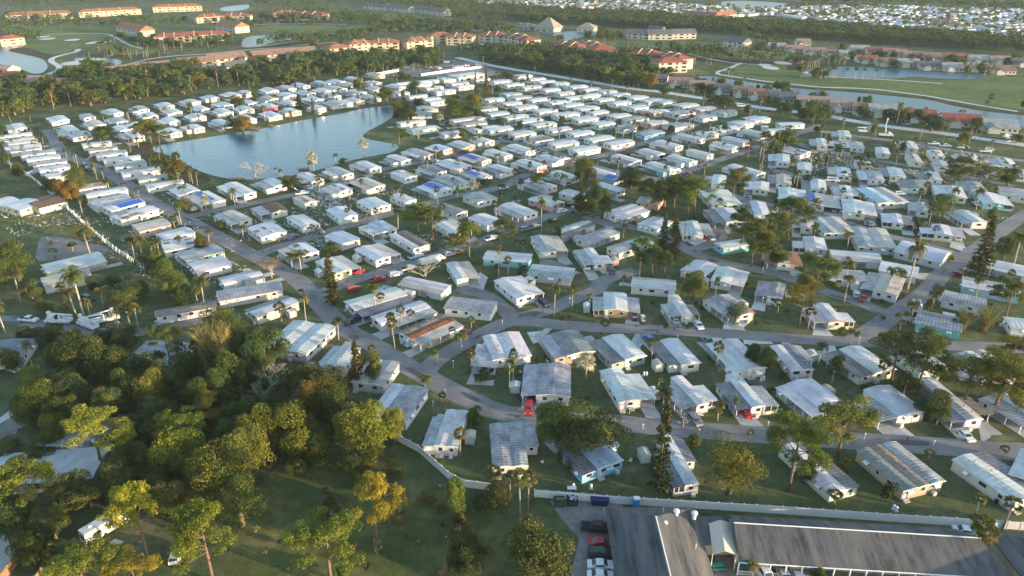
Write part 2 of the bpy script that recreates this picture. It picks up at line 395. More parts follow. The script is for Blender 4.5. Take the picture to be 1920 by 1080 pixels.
        for (qx,qy) in P[:9]:
            if h.near<1: break
            p=MB(); zb=.05 if k!='p' else .86; p.box(qx-.06,qx+.06,qy-.06,qy+.06,zb,zt-.02); p.obj('post','white_trim',h.rt)
HCAR=[]; DRV=[]
def parse_strips(s):
    out=[]; wall='cream'; opts=''
    for tk in s.split():
        if tk[:2]=='W:': wall=tk[2:]
        elif tk[:2]=='O:': opts=tk[2:]
        else:
            k=tk[0]; a,b=0.,1.; body=tk[1:]
            if '@' in body:
                body,rg=body.split('@'); a,b=[float(v) for v in rg.split('-')]
            out.append((k,float(body[:-1]),body[-1],a,b))
    tot=sum(o[1] for o in out); out=[(k,f/tot,c,a,b) for k,f,c,a,b in out]
    return out,wall,opts
def home_rect(line,zone,near,dopt=''):
    nums,st=line.split('|'); n=[float(v) for v in nums.split()]
    a,b,c=gp(n[0],n[1],2.7),gp(n[2],n[3],2.7),gp(n[4],n[5],2.7)
    w=(b[0]-a[0],b[1]-a[1]); l=(c[0]-a[0],c[1]-a[1])
    W=math.hypot(*w); L=math.hypot(*l); al=math.atan2(l[1],l[0])
    aw=math.atan2(w[1],w[0])+math.pi/2
    d=(aw-al+math.pi)%(2*math.pi)-math.pi
    th=al+d*(.5 if L<1.6*W else .25)
    ctr=(a[0]+(w[0]+l[0])/2,a[1]+(w[1]+l[1])/2)
    W=min(W,14)*1.04; L=min(max(L,10.5),19)*1.03
    s,wall,o=parse_strips(st); 
    return Home(ctr[0],ctr[1],th,W,L,s,wall,zone,near,o+dopt)
# homes given by roof centre: 'axis x y colours [wall] [opts] [L]'
def homes_c(txt,zone,near=0):
    for it in txt.replace('\n',';').split(';'):
        q=it.split()
        if not q: continue
        ax,x,y,cols=q[0],float(q[1]),float(q[2]),q[3]
        wall='cream' if R.random()<.45 else 'white'; o='n' if R.random()<.5 else ''; sc=1
        for e in q[4:]:
            if e in CC: wall=e
            elif e[0] in '0123456789.': sc=float(e)
            else: o+=e
        X,Y=gp(x,y,3)
        th=rad(dict(a=36,b=132,c=72,f=34,e=128,h=10)[ax]+R.uniform(-2,2))
        L=R.uniform(11.5,15.5)*sc
        if wall in('cream','white') and R.random()<.45: cols=R.choice(['g','o','t','g','d','k'])+cols[1:] if len(cols)>1 else R.choice(['go','gw','kw','ow','g','tw'])
        if len(cols)==1: st=[('m',1,cols,0,1)]; W=R.uniform(5,7)
        elif len(cols)==2:
            W=R.uniform(8.6,10.2); fl=[('c',.36,cols[0],R.choice((0,0,.15)),R.choice((1,1,.85))),('m',.64,cols[1],0,1)]; st=fl
        else: W=R.uniform(10,11.5); st=[('c',.28,cols[0],0,.9),('m',.44,cols[1],0,1),(R.choice('pc'),.28,cols[2],.1,.8)]
        if ax=='f' and x>880: W*=1.22 if len(cols)>1 else 1.35
        elif ax in 'f': L*=1.04
        if 'S' in o: W,L=3.5,4
        Home(X,Y,th,W,L,st,wall,zone,near,o)
NEARROWS={
'in the bottom row by white fence':('',"""
799 828 857 839 817 765|c.33g@0-.8 m.37w m.3w
925 874 1010 868 924 797|m.4g m.33g c.27g@.45-1
1091 886 1180 853 1046 834|c.3k m.28l m.25l c.2g@.45-1 W:sky
1264 910 1327 901 1217 822|p.3k@0-.75 m.4w c.3k@.45-1
1557 920 1609 907 1464 837|m.52w c.48k
1694 917 1765 899 1612 845|m.36d m.3n m.34g W:tan
1902 938 1962 918 1790 862|m.6w c.4k
1898 874 1950 890 1915 858|m1w"""),
'in the second row above the fence':('n',"""
976 739 1062 739 990 684|c.3g m.7g
1164 750 1231 744 1125 695|m.6w c.4w@0-.8
1276 766 1340 748 1239 715|c.4g@0-.75 m.32w p.28w@.05-.6
1384 763 1461 757 1334 706|c.33k@0-.8 m.33w p.3g@0-.6
1522 778 1584 760 1462 725|c.3w m.7w
1650 784 1735 770 1586 737|c.4g@0-.7 m.6w
1789 795 1848 774 1715 719|c.3g@0-.35 m.38w c.3n@.1-.5 W:lilac
1916 797 1965 780 1845 747|c.5g m.5w"""),
'in the row below the middle street':('',"""
928 672 995 665 906 630|m.38w m.62w
1041 669 1111 657 1014 630|c.3g m.7d W:tan
1147 679 1207 665 1109 639|c.38k m.62w W:sage
1259 683 1314 680 1217 640|c.37k@.08-1 m.63w
1376 695 1434 687 1327 643|c.4w m.6w
1489 689 1547 691 1440 647|m.42w m.34d c.26g@.35-1
1612 704 1675 690 1551 661|c.4k m.6w
1726 692 1781 687 1665 657|m1g
1846 700 1918 700 1774 662|c.25g m.45w m.3t"""),
'along the curved street left of centre':('n',"""
646 564 681 589 740 540|m.62w c.38k
694 593 730 612 785 566|m.6w c.4g@.2-1
747 622 790 642 826 590|m.3n m.34r c.36g W:white
852 558 832 577 934 565|m1g W:white
768 520 743 532 848 534|m.7w c.3t
886 671 930 672 892 657|c1g O:S"""),
'beside the lower-left wood':('',"""
495 650 573 662 552 602|m.55w m.45w
597 682 644 690 624 648|c.3g m.7w
660 712 717 716 694 678|m.5t m.5g
689 777 757 785 740 722|m.34w m.66g W:white
297 576 319 566 381 590|m1n W:white
254 668 327 684 272 639|m1g
75 831 150 840 131 777|m1g
-30 664 45 668 -28 645|m1d"""),
'in the cul-de-sacs above the middle street':('n',"""
1114 577 1197 580 1115 552|p.22g@0-.8 m.53w c.25g@0-.85 W:wood
1255 591 1311 588 1232 555|c.4g@0-.6 m.35w c.25n@0-.5
1368 591 1419 585 1314 560|c.35g m.65g O:R
1525 604 1590 596 1512 575|c.35p@0-.85 m.4w p.25w@0-.5 O:R
1418 548 1466 556 1424 527|c.45g m.55g
1188 517 1186 536 1265 524|c.3g m.7w
966 561 1012 547 935 526|m.65w c.35w W:white
1002 496 989 513 1078 503|m.35w m.65g W:grey
1096 495 1149 491 1077 468|c.35g m.35w c.3w@0-.5
1010 472 1060 467 1000 444|m.6g c.4t
858 522 900 518 837 493|m.5w c.5t
917 470 907 484 997 476|m1w W:teal"""),
'in the right-hand close':('n',"""
1335 525 1392 535 1348 499|m.6w c.4w
1290 505 1324 520 1301 484|m1w
1436 492 1497 492 1438 470|c.3r m.35g c.35r
1558 468 1563 484 1646 475|m.6w c.4g
1558 505 1560 522 1614 506|m1g
1605 538 1672 548 1640 513|c.35g m.65t W:white
1660 492 1646 507 1725 500|m1w
1700 452 1683 470 1779 473|m1w O:VF W:grey
1860 486 1848 500 1955 505|m.7w c.3w
1812 520 1803 536 1912 536|m.35g m.65w W:blue
1782 546 1765 562 1852 557|c.4g m.6g W:white
1748 587 1722 607 1800 592|c.4k m.6g W:teal
1886 594 1898 613 1965 602|m1w W:white"""),
'in the upper right-hand rows':('n',"""
1275 441 1328 438 1283 417|p.25w m.4w c.35g@.1-.9
1336 418 1385 412 1332 394|c.35d m.65w
1325 385 1370 378 1330 360|m1w W:mint
1398 402 1440 402 1394 378|c.35k m.65w
1459 372 1508 375 1465 352|m.65w c.35w
1512 384 1570 387 1518 363|m.5g c.5g O:B
1580 397 1640 402 1583 374|m.65w c.35w
1487 424 1524 427 1487 404|c.4g m.6t
1540 438 1590 432 1530 411|m.5g m.5t
1487 462 1545 465 1489 444|p.35w@0-.6 m.65w
1608 466 1665 460 1607 430|m.5g m.5t W:grey
1640 382 1683 375 1625 356|m.6l m.4t
1655 414 1711 419 1656 400|p.3w m.35w c.35k
1707 392 1743 398 1702 376|c.4g m.6g
1750 366 1803 369 1757 348|p.3w m.7w
1728 433 1805 440 1727 421|p.3w@0-.6 m.42w c.28g
1802 417 1843 415 1779 396|c.4g m.6w
1842 380 1895 383 1832 360|m.7w p.3w W:teal
1878 350 1873 364 1935 356|m1g
1349 455 1360 465 1385 448|m1w W:teal"""),
'beside the central palms':('n',"""
1200 418 1235 428 1222 407|m1w
1137 463 1162 472 1202 445|m1g
1079 446 1106 454 1137 427|m.65g c.35g
1042 431 1062 440 1092 411|c.3g m.35w c.35k
1133 397 1167 409 1184 382|m.35w m.3w c.35w W:white
1195 377 1235 382 1205 365|m1g W:pink
1032 387 1053 377 996 373|m.6w c.4t W:pink
1080 368 1102 362 1052 363|m1w
970 408 1002 397 932 388|c.3g m.7w
893 378 927 369 873 368|m1g
855 402 873 394 812 387|m1k
847 438 880 428 815 415|m.5w c.5t
913 423 940 413 882 408|m1w
698 437 743 427 673 425|c.4o m.6l
775 465 805 457 732 440|m.4w m.6k O:X
705 487 751 474 665 467|m.6w c.4t
628 512 676 499 592 490|m.65w c.35t W:yellow
755 377 778 372 733 369|m1w
695 392 728 383 672 377|m1w"""),
'between the two left-hand streets':('n',"""
640 456 673 446 610 443|m1w
547 482 600 471 518 467|c.4t m.6w O:X
492 443 539 433 462 427|m1w O:X
567 424 600 418 536 407|m.6w c.4w
635 410 668 402 615 393|m1w
488 400 537 391 471 390|c.4g m.6b
433 418 474 410 397 403|c.4g m.6t
378 383 425 375 342 367|c.45t m.55w O:B
445 369 482 361 404 347|c.4w m.6w"""),
'left of the long left-hand street':('',"""
460 578 483 592 535 553|c.4k m.6w W:yellow
404 545 418 560 517 529|m1g
408 519 425 535 478 504|c.3g@0-.9 m.45w c.25g@.5-1
350 493 372 508 413 481|m1w
328 475 350 488 397 457|m1g
305 452 322 467 350 446|m1w O:X
300 437 318 447 338 427|m1w W:pink
245 421 263 432 303 410|m1t W:pink
215 404 224 414 278 383|m1w O:X
197 388 207 396 255 371|m1w O:B
167 376 180 388 233 362|m.6g c.4g
80 496 93 514 182 472|m.75w c.25w@.4-1 W:yellow
81 519 93 533 140 508|m1t
64 372 81 389 88 365|m1b O:X
24 381 37 395 48 370|m1w W:yellow
-15 378 -12 388 10 368|m1w"""),
}
for zone,(dop,txt) in NEARROWS.items():
    for ln in txt.strip().split('\n'):
        y=float(ln.split()[1]); home_rect(ln,zone,2 if y>540 else 1,dop if 'O:' not in ln else dop)
FAR={
'in the column on the street\'s left edge':"f 28 251 w;f 35 258 g;f 42 264 w;f 43 271 g;f 47 278 g;f 70 284 g;f 80 293 w;f 92 302 g;f 101 311 w;f 112 325 w .7;f 160 348 t X;f 198 356 w",
'in the column beside the lake scrub':"f 180 266 t;f 192 277 g;f 207 284 wg;f 228 295 w;f 242 304 wg;f 262 317 t X;f 288 330 g mint;b 343 353 ww;f 308 342 w X",
'in the corner left of the lake':"b 28 236 w;b 107 221 ww;b 123 240 gw;b 148 250 gg;b 163 216 g;b 175 230 wt;b 245 252 gw;b 240 237 t .8;b 316 245 ow;b 255 233 w;b 221 240 ow",
'in the front row north of lake':"b 360 237 ow yellow;b 410 228 ww;b 456 220 ww;b 506 213 ww yellow;b 541 206 gw pink;b 592 200 ww;b 625 192 gg;b 662 186 ww yellow;b 692 180 gw;b 645 190 w",
'in the second row north of lake':"b 276 214 ww;b 321 207 gw;b 314 224 ww;b 364 216 ww;b 371 201 ww;b 414 207 gw;b 454 202 ww;b 499 196 ww hot;b 537 190 gw;b 585 184 ww;b 620 177 gw;b 217 224 gg",
'in the third row north of lake':"b 209 208 ww;b 258 202 wt;b 307 195 ww yellow;b 355 189 ww;b 416 194 ww;b 467 190 w;b 500 183 gt;b 535 176 gw;b 570 172 gg;b 602 168 ww;b 629 164 gw;b 665 171 gw",
'in the back row north of lake':"b 392 181 ww yellow;b 431 176 ww pink;b 457 172 ww;b 502 167 ow;b 535 163 ww;b 561 158 ww;b 600 154 ww;b 629 151 ww;b 660 146 ww;b 702 138 tt yellow 1.2;b 652 157 gw;b 699 153 ww;b 701 164 ww;b 740 160 w",
'near the clubhouse pool':"a 760 154 w;a 787 156 t;a 801 150 gw;a 845 147 w;a 857 154 w;a 871 160 w;a 810 162 ww;a 831 168 ww;a 749 173 g;a 781 178 w;a 806 183 ww;a 820 188 ww;h 801 200 w;h 790 211 g",
'on the grassy lake point':"f 769 226 gw white 1.15;f 792 238 gw mint 1.15;f 845 246 w;f 865 221 gw;f 885 228 gg;f 907 237 gw",
'in the back row by outer street':"f 901 147 w;f 936 150 ww;f 960 156 gw;f 979 140 g;f 1002 146 ww;f 1021 151 ww;f 1047 154 ww teal;f 1079 160 gw;f 1104 165 gw;f 1135 169 wg;f 1159 175 ww mint;f 1192 180 ww;f 1221 186 ww 1.1;f 1245 188 gg mint;f 1284 195 ww 1.1;f 1317 201 gw pink;f 1358 207 gg mint",
'in the second row of north-east block':"f 992 161 ww;f 1029 166 ww;f 1055 172 ww;f 1076 181 w teal;f 1106 177 w;f 1129 184 ww;f 1159 190 tw;f 1191 198 gw;f 1228 206 ww pink;f 1274 209 gg 1.1;f 1319 216 gg",
'in the third row of north-east block':"f 957 174 gg teal;f 975 180 tt;f 1006 184 gw;f 1042 189 ww;f 1069 194 ww;f 1096 200 ww;f 1116 207 gw;f 1157 214 gw;f 1187 220 gg;f 1226 227 ww pink;f 1271 232 gg",
'in the fourth row of north-east block':"f 922 184 ww;f 955 191 ww 1.1;f 981 198 ww;f 1019 205 ww 1.1;f 1057 212 ww 1.1;f 1094 220 ww 1.1;f 1128 229 ww mint;f 1172 236 gk;f 1216 246 gg sky;f 1320 248 gw;f 1357 238 ww;f 1387 228 ww;f 1416 220 ww",
'in the fifth row of north-east block':"f 907 201 g;f 929 210 ww;f 962 216 gw;f 989 223 ww;f 1015 230 gw mint;f 1047 240 w B;f 1084 246 b;f 1119 256 gw;f 1156 264 gw;f 931 238 gw;f 975 247 gw 1.1;f 1010 257 wk;f 1052 265 gw;f 1092 276 gw;b 890 218 w",
'beside the diagonal street right of lake':"b 900 261 ww;b 864 269 gw tan;b 822 276 wl pink;b 782 285 og;b 742 296 gw;b 684 309 gw;b 630 320 og yellow;b 575 332 tw X;b 507 342 gw",
'in the row below the diagonal street':"b 930 286 gw;b 889 295 tt B yellow;b 849 306 ww;b 805 316 gd white;b 757 325 w X;b 687 342 wt;b 630 352 w X .7;b 571 372 t X .7",
'in the row above the pickup street':"b 971 277 gw;b 991 306 gw;b 1029 296 gl;b 935 315 ww;b 892 326 gw B;b 846 336 gg mint;b 814 350 ww B mint;b 1170 296 gw;b 1126 320 w;b 1150 330 w blue B .5",
'in the rows right of centre street':"e 1249 269 gw;e 1219 284 gw;e 1275 297 gw;e 1236 311 gw teal;e 1291 256 gw;e 1312 284 w 1.1;e 1355 271 ww 1.1;e 1380 260 w 1.2;e 1411 247 gw;e 1394 317 gw 1.2;b 1007 344 ww;b 1054 327 gw;b 1137 350 gw",
'in the wrecked rows at right':"c 1341 335 gw;c 1419 346 ww;h 1459 241 gw;h 1482 230 w;c 1434 236 w S;c 1577 249 gw;c 1541 265 gwg;c 1599 270 wg;c 1655 281 w;c 1461 295 ww;c 1509 310 w;e 1490 281 w X;c 1462 334 gt;c 1526 344 gw;c 1587 356 gwg;c 1632 327 wg;c 1574 320 g;c 1672 321 w;c 1701 270 w;c 1714 295 t X;c 1755 286 w X .8;c 1764 305 g .8;c 1815 294 w X;c 1880 302 w X;c 1867 317 d;c 1742 328 gw;c 1710 343 gk;c 1821 346 gg;c 1912 322 g;c 1618 305 w X .7",
}
for zone,txt in FAR.items():
    homes_c(txt,zone,0)

def wmat(o): return (wmat(o.parent) if o.parent else Matrix())@o.matrix_basis
# past three hundred homes the farthest ones become one mass
def to_mass(objs,name):
    V=[];Fc=[];MI=[];CO=[]; mats=[]
    for o in objs:
        mw=wmat(o); me=o.data; k=len(V)
        V+=[tuple(mw@v.co) for v in me.vertices]
        for p in me.polygons:
            Fc.append(tuple(k+i for i in p.vertices)); mm=me.materials[p.material_index]
            if mm not in mats: mats.append(mm)
            MI.append(mats.index(mm)); CO.append(tuple(o.color))
    me=bpy.data.meshes.new(name); me.from_pydata(V,[],Fc)
    a=me.attributes.new('paint','FLOAT_COLOR','FACE'); a.data.foreach_set('color',[x for c in CO for x in c])
    for q in mats: me.materials.append(M['mass_dark'] if q.name in('window_glass','dark_screen') else M['mass_paint'])
    me.polygons.foreach_set('material_index',MI); me.update()
    o=mk(name,me); o['kind']='stuff'; return o
m,nt,b=nodes('mass_paint'); at=nt.nodes.new('ShaderNodeAttribute'); at.attribute_name='paint'
nt.links.new(mul(nt,at.outputs['Color'],ramp(nt,noise(nt,.08,4),[(.35,(.8,.79,.77)),(.65,(1,1,1))])),b.inputs['Base Color']); b.inputs['Roughness'].default_value=.55; M['mass_paint']=m
M['mass_dark']=M['window_glass']
# ------------------------------------------------------------------ plants
def cards(cen,nor,size,asp=1.,name='c',tilt=.5,droop=0.):
    "leaf-sized quads: numpy arrays of centres, outward normals, sizes"
    n=len(cen); t=NR.normal(size=(n,3)); nr=nor+NR.normal(size=(n,3))*tilt
    nr/=np.linalg.norm(nr,axis=1)[:,None]+1e-9
    a=np.cross(nr,t); a/=np.linalg.norm(a,axis=1)[:,None]+1e-9
    b=np.cross(nr,a); s=size[:,None]*.5
    if droop: b[:,2]-=droop
    a=a*s; b=b*s*asp
    k=NR.uniform(.45,1.,size=(4,n))[:,:,None]
    v=np.stack([cen-a*k[0]-b*.3,cen-b*k[1],cen+a*k[2]+b*.2,cen+b*k[3]],1).reshape(-1,3)
    return v
def quadmesh(name,v,mat):
    n=len(v)//4; me=bpy.data.meshes.new(name)
    me.vertices.add(4*n); me.vertices.foreach_set('co',v.astype(np.float32).ravel())
    me.loops.add(4*n); me.loops.foreach_set('vertex_index',np.arange(4*n,dtype=np.int32))
    me.polygons.add(n); me.polygons.foreach_set('loop_start',np.arange(0,4*n,4,dtype=np.int32))
    me.materials.append(M[mat]); me.update(calc_edges=True); return me
def lobes_cards(L,per,size,tilt=.5,asp=1.,under=-.35,shell=.25):
    V=[]
    for (c,r) in L:
        k=max(6,int(per*(r[0]*r[1])**.9)); d=NR.normal(size=(k*2,3)); d/=np.linalg.norm(d,axis=1)[:,None]
        d=d[d[:,2]>under][:k]; rr=(1-NR.uniform(0,shell,size=(len(d),1)))
        V.append(cards(np.array(c)+d*np.array(r)*rr,d,size*NR.uniform(.6,1.4,size=len(d)),asp,tilt=tilt))
    return np.concatenate(V)
def oak(seed,h=10.,w=10.,zk=.53,dens=135,leafs=.37,nl=26,mat='oak_leaves',flat=.62,bark='bark'):
    r=random.Random(seed); NR.seed(seed); L=[]; zc=h*zk
    for i in range(nl):
        a=r.uniform(0,6.283); q=math.sqrt(r.random())*.78; rz=r.uniform(-.75,.85)
        k=math.sqrt(max(0,1-rz*rz*.8))
        c=(math.cos(a)*q*k*w/2,math.sin(a)*q*k*w/2,zc+rz*h*.34)
        s=w*r.uniform(.15,.24); L.append((c,(s,s,s*.85)))
    v=lobes_cards(L,dens,leafs)
    m=MB(); th=h*.035+.08; m.tube([(0,0,-.1),(th*.5,0,h*.2),(0,th,h*.38)],[th*1.3,th,th*.8],7)
    for c,s in L[:8]:
        m.tube([(0,th*.5,h*.3),(c[0]*.5,c[1]*.5,h*.42+(c[2]-h*.4)*.4),(c[0],c[1],c[2])],[th*.6,th*.35,th*.12],5)
    return m.mesh('trunk',bark,True),quadmesh('crown',v,mat),h,w
def pine(seed,h=14.,w=9.):
    r=random.Random(seed); NR.seed(seed); L=[]; m=MB(); th=.26; lx,ly=r.uniform(-.6,.6),r.uniform(-.6,.6)
    T=[(lx*t*t,ly*t*t,h*t) for t in(0,.3,.6,.82,.95)]; m.tube([(0,0,-.1)]+T[1:],[th,th*.85,th*.6,th*.4,.06],7)
    for i in range(17):
        t=r.uniform(.48,.97); a=r.uniform(0,6.283); q=w/2*(1.05-max(0,(t-.62))*1.5)*r.uniform(.45,1.)
        if t<.6: q*=.9
        z=h*t; e=(lx*t*t+math.cos(a)*q,ly*t*t+math.sin(a)*q,min(h*.97,z+q*.22+r.uniform(-.4,.5)))
        m.tube([(lx*t*t,ly*t*t,z-q*.25),((e[0]+lx*t*t)/2,(e[1]+ly*t*t)/2,z-.05*q),e],[th*.35,th*.22,.04],5)
        for k in range(r.randint(3,5)):
            s=r.uniform(.7,1.25)*w/9; L.append(((e[0]+r.uniform(-1.1,1.1),e[1]+r.uniform(-1.1,1.1),e[2]+r.uniform(-.35,.5)),(s,s,s*.72)))
    for k in range(10):
        s=r.uniform(.8,1.3)*w/9; L.append(((lx+r.uniform(-1.6,1.6),ly+r.uniform(-1.6,1.6),h*r.uniform(.86,.97)),(s,s,s*.7)))
    for k in range(3):
        z=h*r.uniform(.2,.42); a=r.uniform(0,6.28); m.tube([(0,0,z),(math.cos(a)*1.3,math.sin(a)*1.3,z+.4)],[.07,.02],4)
    v=lobes_cards(L,190,.35,.7,.6,-.6,.45)
    return m.mesh('trunk','pine_bark',True),quadmesh('crown',v,'pine_needles'),h,w
def conifer(seed,h=18.,w=5.):
    r=random.Random(seed); NR.seed(seed); m=MB(); m.tube([(0,0,-.1),(.1,0,h*.5),(0,.1,h)],[.28,.18,.03],6); C=[];D=[]
    z=h*.06
    while z<h*.985:
        t=z/h; q=w/2*(1-t)**.75*1.05+.15; nb=7
        for k in range(nb):
            a=r.uniform(0,6.28); qq=q*r.uniform(.65,1.12); 
            for j in range(int(7+qq*9)):
                u=r.random()**.6; C.append((math.cos(a)*qq*u+r.gauss(0,.14),math.sin(a)*qq*u+r.gauss(0,.14),z+u*qq*.12-.25*u*u*qq*.4+r.gauss(0,.12))); D.append((math.cos(a)*.6,math.sin(a)*.6,.8))
        z+=h*.026+.12
    C=np.array(C); D=np.array(D); v=cards(C,D,NR.uniform(.4,.8,size=len(C)),.75,tilt=.7)
    return m.mesh('trunk','bark',True),quadmesh('crown',v,'norfolk_needles'),h,w
def fanpalm(seed,h=8.,w=3.6,mat='palm_fronds',nf=34):
    r=random.Random(seed); NR.seed(seed); m=MB(); lx=r.uniform(-.5,.5); ly=r.uniform(-.5,.5)
    H=h-w*.38; m.tube([(0,0,-.1),(lx*.3,ly*.3,H*.4),(lx,ly,H)],[.2,.16,.15],6)
    m.tube([(lx,ly,H-.7),(lx,ly,H-.1),(lx,ly,H+.2)],[.22,.34,.2],6); c=MB()
    for i in range(nf):
        a=r.uniform(0,6.283); el=r.uniform(-.75,1.35); q=w*.5*r.uniform(.5,.62)
        d=Vector((math.cos(a)*math.cos(el),math.sin(a)*math.cos(el),math.sin(el))); base=Vector((lx,ly,H))+d*q
        sd=d.cross(Vector((0,0,1))).normalized(); upv=sd.cross(d)
        n=9; R0=w*.5*r.uniform(.42,.52)
        for j in range(n):
            g=(j-(n-1)/2)/(n-1)*3.6; g2=.17
            dd=(d*math.cos(g)+sd*math.sin(g)); p1=base+dd*R0*.55+sd*.0+upv*.03; tip=base+dd*R0*(1-.18*abs(g)/1.8)-Vector((0,0,.22*R0))
            s2=(sd*math.cos(g)-d*math.sin(g))*R0*.12
            k=len(c.v); c.v+=[tuple(base),tuple(p1+s2),tuple(tip),tuple(p1-s2)]; c.f.append((k,k+1,k+2,k+3)); c.m.append(0)
    return m.mesh('trunk','palm_bark',True),c.mesh('crown',mat),h,w
def featherpalm(seed,h=9.,w=5.5,nf=17,mat='palm_fronds'):
    r=random.Random(seed); m=MB(); lx=r.uniform(-.8,.8); ly=r.uniform(-.6,.6); H=h-w*.22
    m.tube([(0,0,-.1),(lx*.25,ly*.25,H*.4),(lx,ly,H)],[.26,.2,.15],7); c=MB(); m.tube([(lx,ly,H-.1),(lx,ly,H+.5)],[.16,.1],6)
    for i in range(nf):
        a=6.283*i/nf+r.uniform(-.25,.25); el=r.uniform(.05,1.25); L=w*.56*r.uniform(.85,1.1); n=9; P=[]
        p=Vector((lx,ly,H+.3)); e=el
        for j in range(n+1):
            P.append(p.copy()); p=p+Vector((math.cos(a)*math.cos(e),math.sin(a)*math.cos(e),math.sin(e)))*(L/n); e-=(.26 if j>1 else .14)
        for j in range(n):
            t=j/n; wd=w*.13*math.sin(min(1,.25+t*1.1)*2.6)+.08; d=(P[j+1]-P[j]).normalized(); s=d.cross(Vector((0,0,1))).normalized()
            for sg in(-1,1):
                for q in(0,.5):
                    b0=P[j]+(P[j+1]-P[j])*q; b1=P[j]+(P[j+1]-P[j])*(q+.38); tp=b0+s*sg*wd+d*wd*.55-Vector((0,0,wd*.5))
                    k=len(c.v); c.v+=[tuple(b0),tuple(b1),tuple(tp+d*.1),tuple(tp)]; c.f.append((k,k+1,k+2,k+3)); c.m.append(0)
    return m.mesh('trunk','pale_bark',True),c.mesh('crown',mat),h,w
def bare(seed,h=9.,w=7.,leafy=0):
    r=random.Random(seed); NR.seed(seed); m=MB(); tips=[]
    def br(p,d,l,rd,k):
        q=p+d*l; mid=p+d*l*.5+Vector((r.gauss(0,.05)*l,r.gauss(0,.05)*l,0)); m.tube([p,mid,q],[rd,rd*.8,rd*.62],5 if k>1 else 4)
        if k==0: tips.append(q); return
        for j in range(r.choice((2,3,3))):
            dd=(d+Vector((r.gauss(0,.55),r.gauss(0,.55),r.uniform(-.1,.35)))).normalized(); br(q,dd,l*r.uniform(.62,.82),rd*.6,k-1)
    for j in range(3): br(Vector((0,0,-.1 if j==0 else h*.1)),Vector((r.gauss(0,.35),r.gauss(0,.35),1)).normalized(),h*.26,h*.022,4)
    if leafy:
        C=np.array([tuple(t) for t in tips for _ in range(leafy)])+NR.normal(size=(len(tips)*leafy,3))*.35
        v=cards(C,NR.normal(size=C.shape),NR.uniform(.18,.4,size=len(C)),.8); return m.mesh('trunk','pale_bark',True),quadmesh('crown',v,'oak_leaves'),h,w
    me=m.mesh('trunk','pale_bark',True); return me,None,h,w
def bamboo(seed,h=9.,w=6.):
    r=random.Random(seed); NR.seed(seed); m=MB(); C=[]
    for i in range(34):
        a=r.uniform(0,6.28); q=r.uniform(.1,.9); b=r.uniform(.4,1.)*w/2; hh=h*r.uniform(.6,1); pts=[]
        for j in range(5):
            t=j/4; pts.append((math.cos(a)*(q+b*t*t),math.sin(a)*(q+b*t*t),hh*(t-.12*t*t*t)))
            if j>0:
                for k in range(36): u=t-r.random()*.25; C.append((math.cos(a)*(q+b*u*u)+r.gauss(0,.32),math.sin(a)*(q+b*u*u)+r.gauss(0,.32),hh*(u-.12*u**3)+r.gauss(0,.3)))
        m.tube(pts,[.06,.05,.04,.03,.01],4)
    C=np.array(C); D=NR.normal(size=C.shape); D[:,2]=abs(D[:,2])
    v=cards(C,D,NR.uniform(.25,.6,size=len(C)),.35)
    return m.mesh('stem','pale_bark',True),quadmesh('foliage',v,'bamboo_leaves'),h,w
def shrub(seed,mat='oak_leaves',h=2.,w=2.6,leafs=.3):
    NR.seed(seed); r=random.Random(seed); L=[]
    for i in range(9):
        a=r.uniform(0,6.28); q=r.random()*.34*w; s=w*r.uniform(.18,.28); L.append(((math.cos(a)*q,math.sin(a)*q,h*r.uniform(.3,.62)),(s,s,s*.85)))
    v=lobes_cards(L,150,leafs,.6); m=MB()
    for i in range(4): m.tube([(0,0,-.05),(r.uniform(-.4,.4)*w*.5,r.uniform(-.4,.4)*w*.5,h*.6)],[.05,.02],4)
    return m.mesh('stem','bark',True),quadmesh('foliage',v,mat),h,w
def palmetto(seed,h=3.,w=4.):
    a,b,_,_=fanpalm(seed,2.3,4.,nf=44); return a,b,3.2,4.
KIT={'O':[oak(11+i) for i in range(4)],'Q':[oak(31+i,h=9,w=9,dens=70,leafs=.3,nl=28) for i in range(2)],
 'P':[pine(41+i) for i in range(4)],'N':[conifer(51+i) for i in range(2)],'F':[fanpalm(61+i) for i in range(3)],'K':[featherpalm(71+i) for i in range(3)],
 'V':[fanpalm(81,7,5,'silver_fronds',40)],'D':[bare(91)],'E':[bare(93,leafy=9)],'B':[bamboo(95)],'S':[shrub(97),shrub(98)],'A':[palmetto(99)],'G':[shrub(101,'dry_grass',1.6,1.8,.35)]}
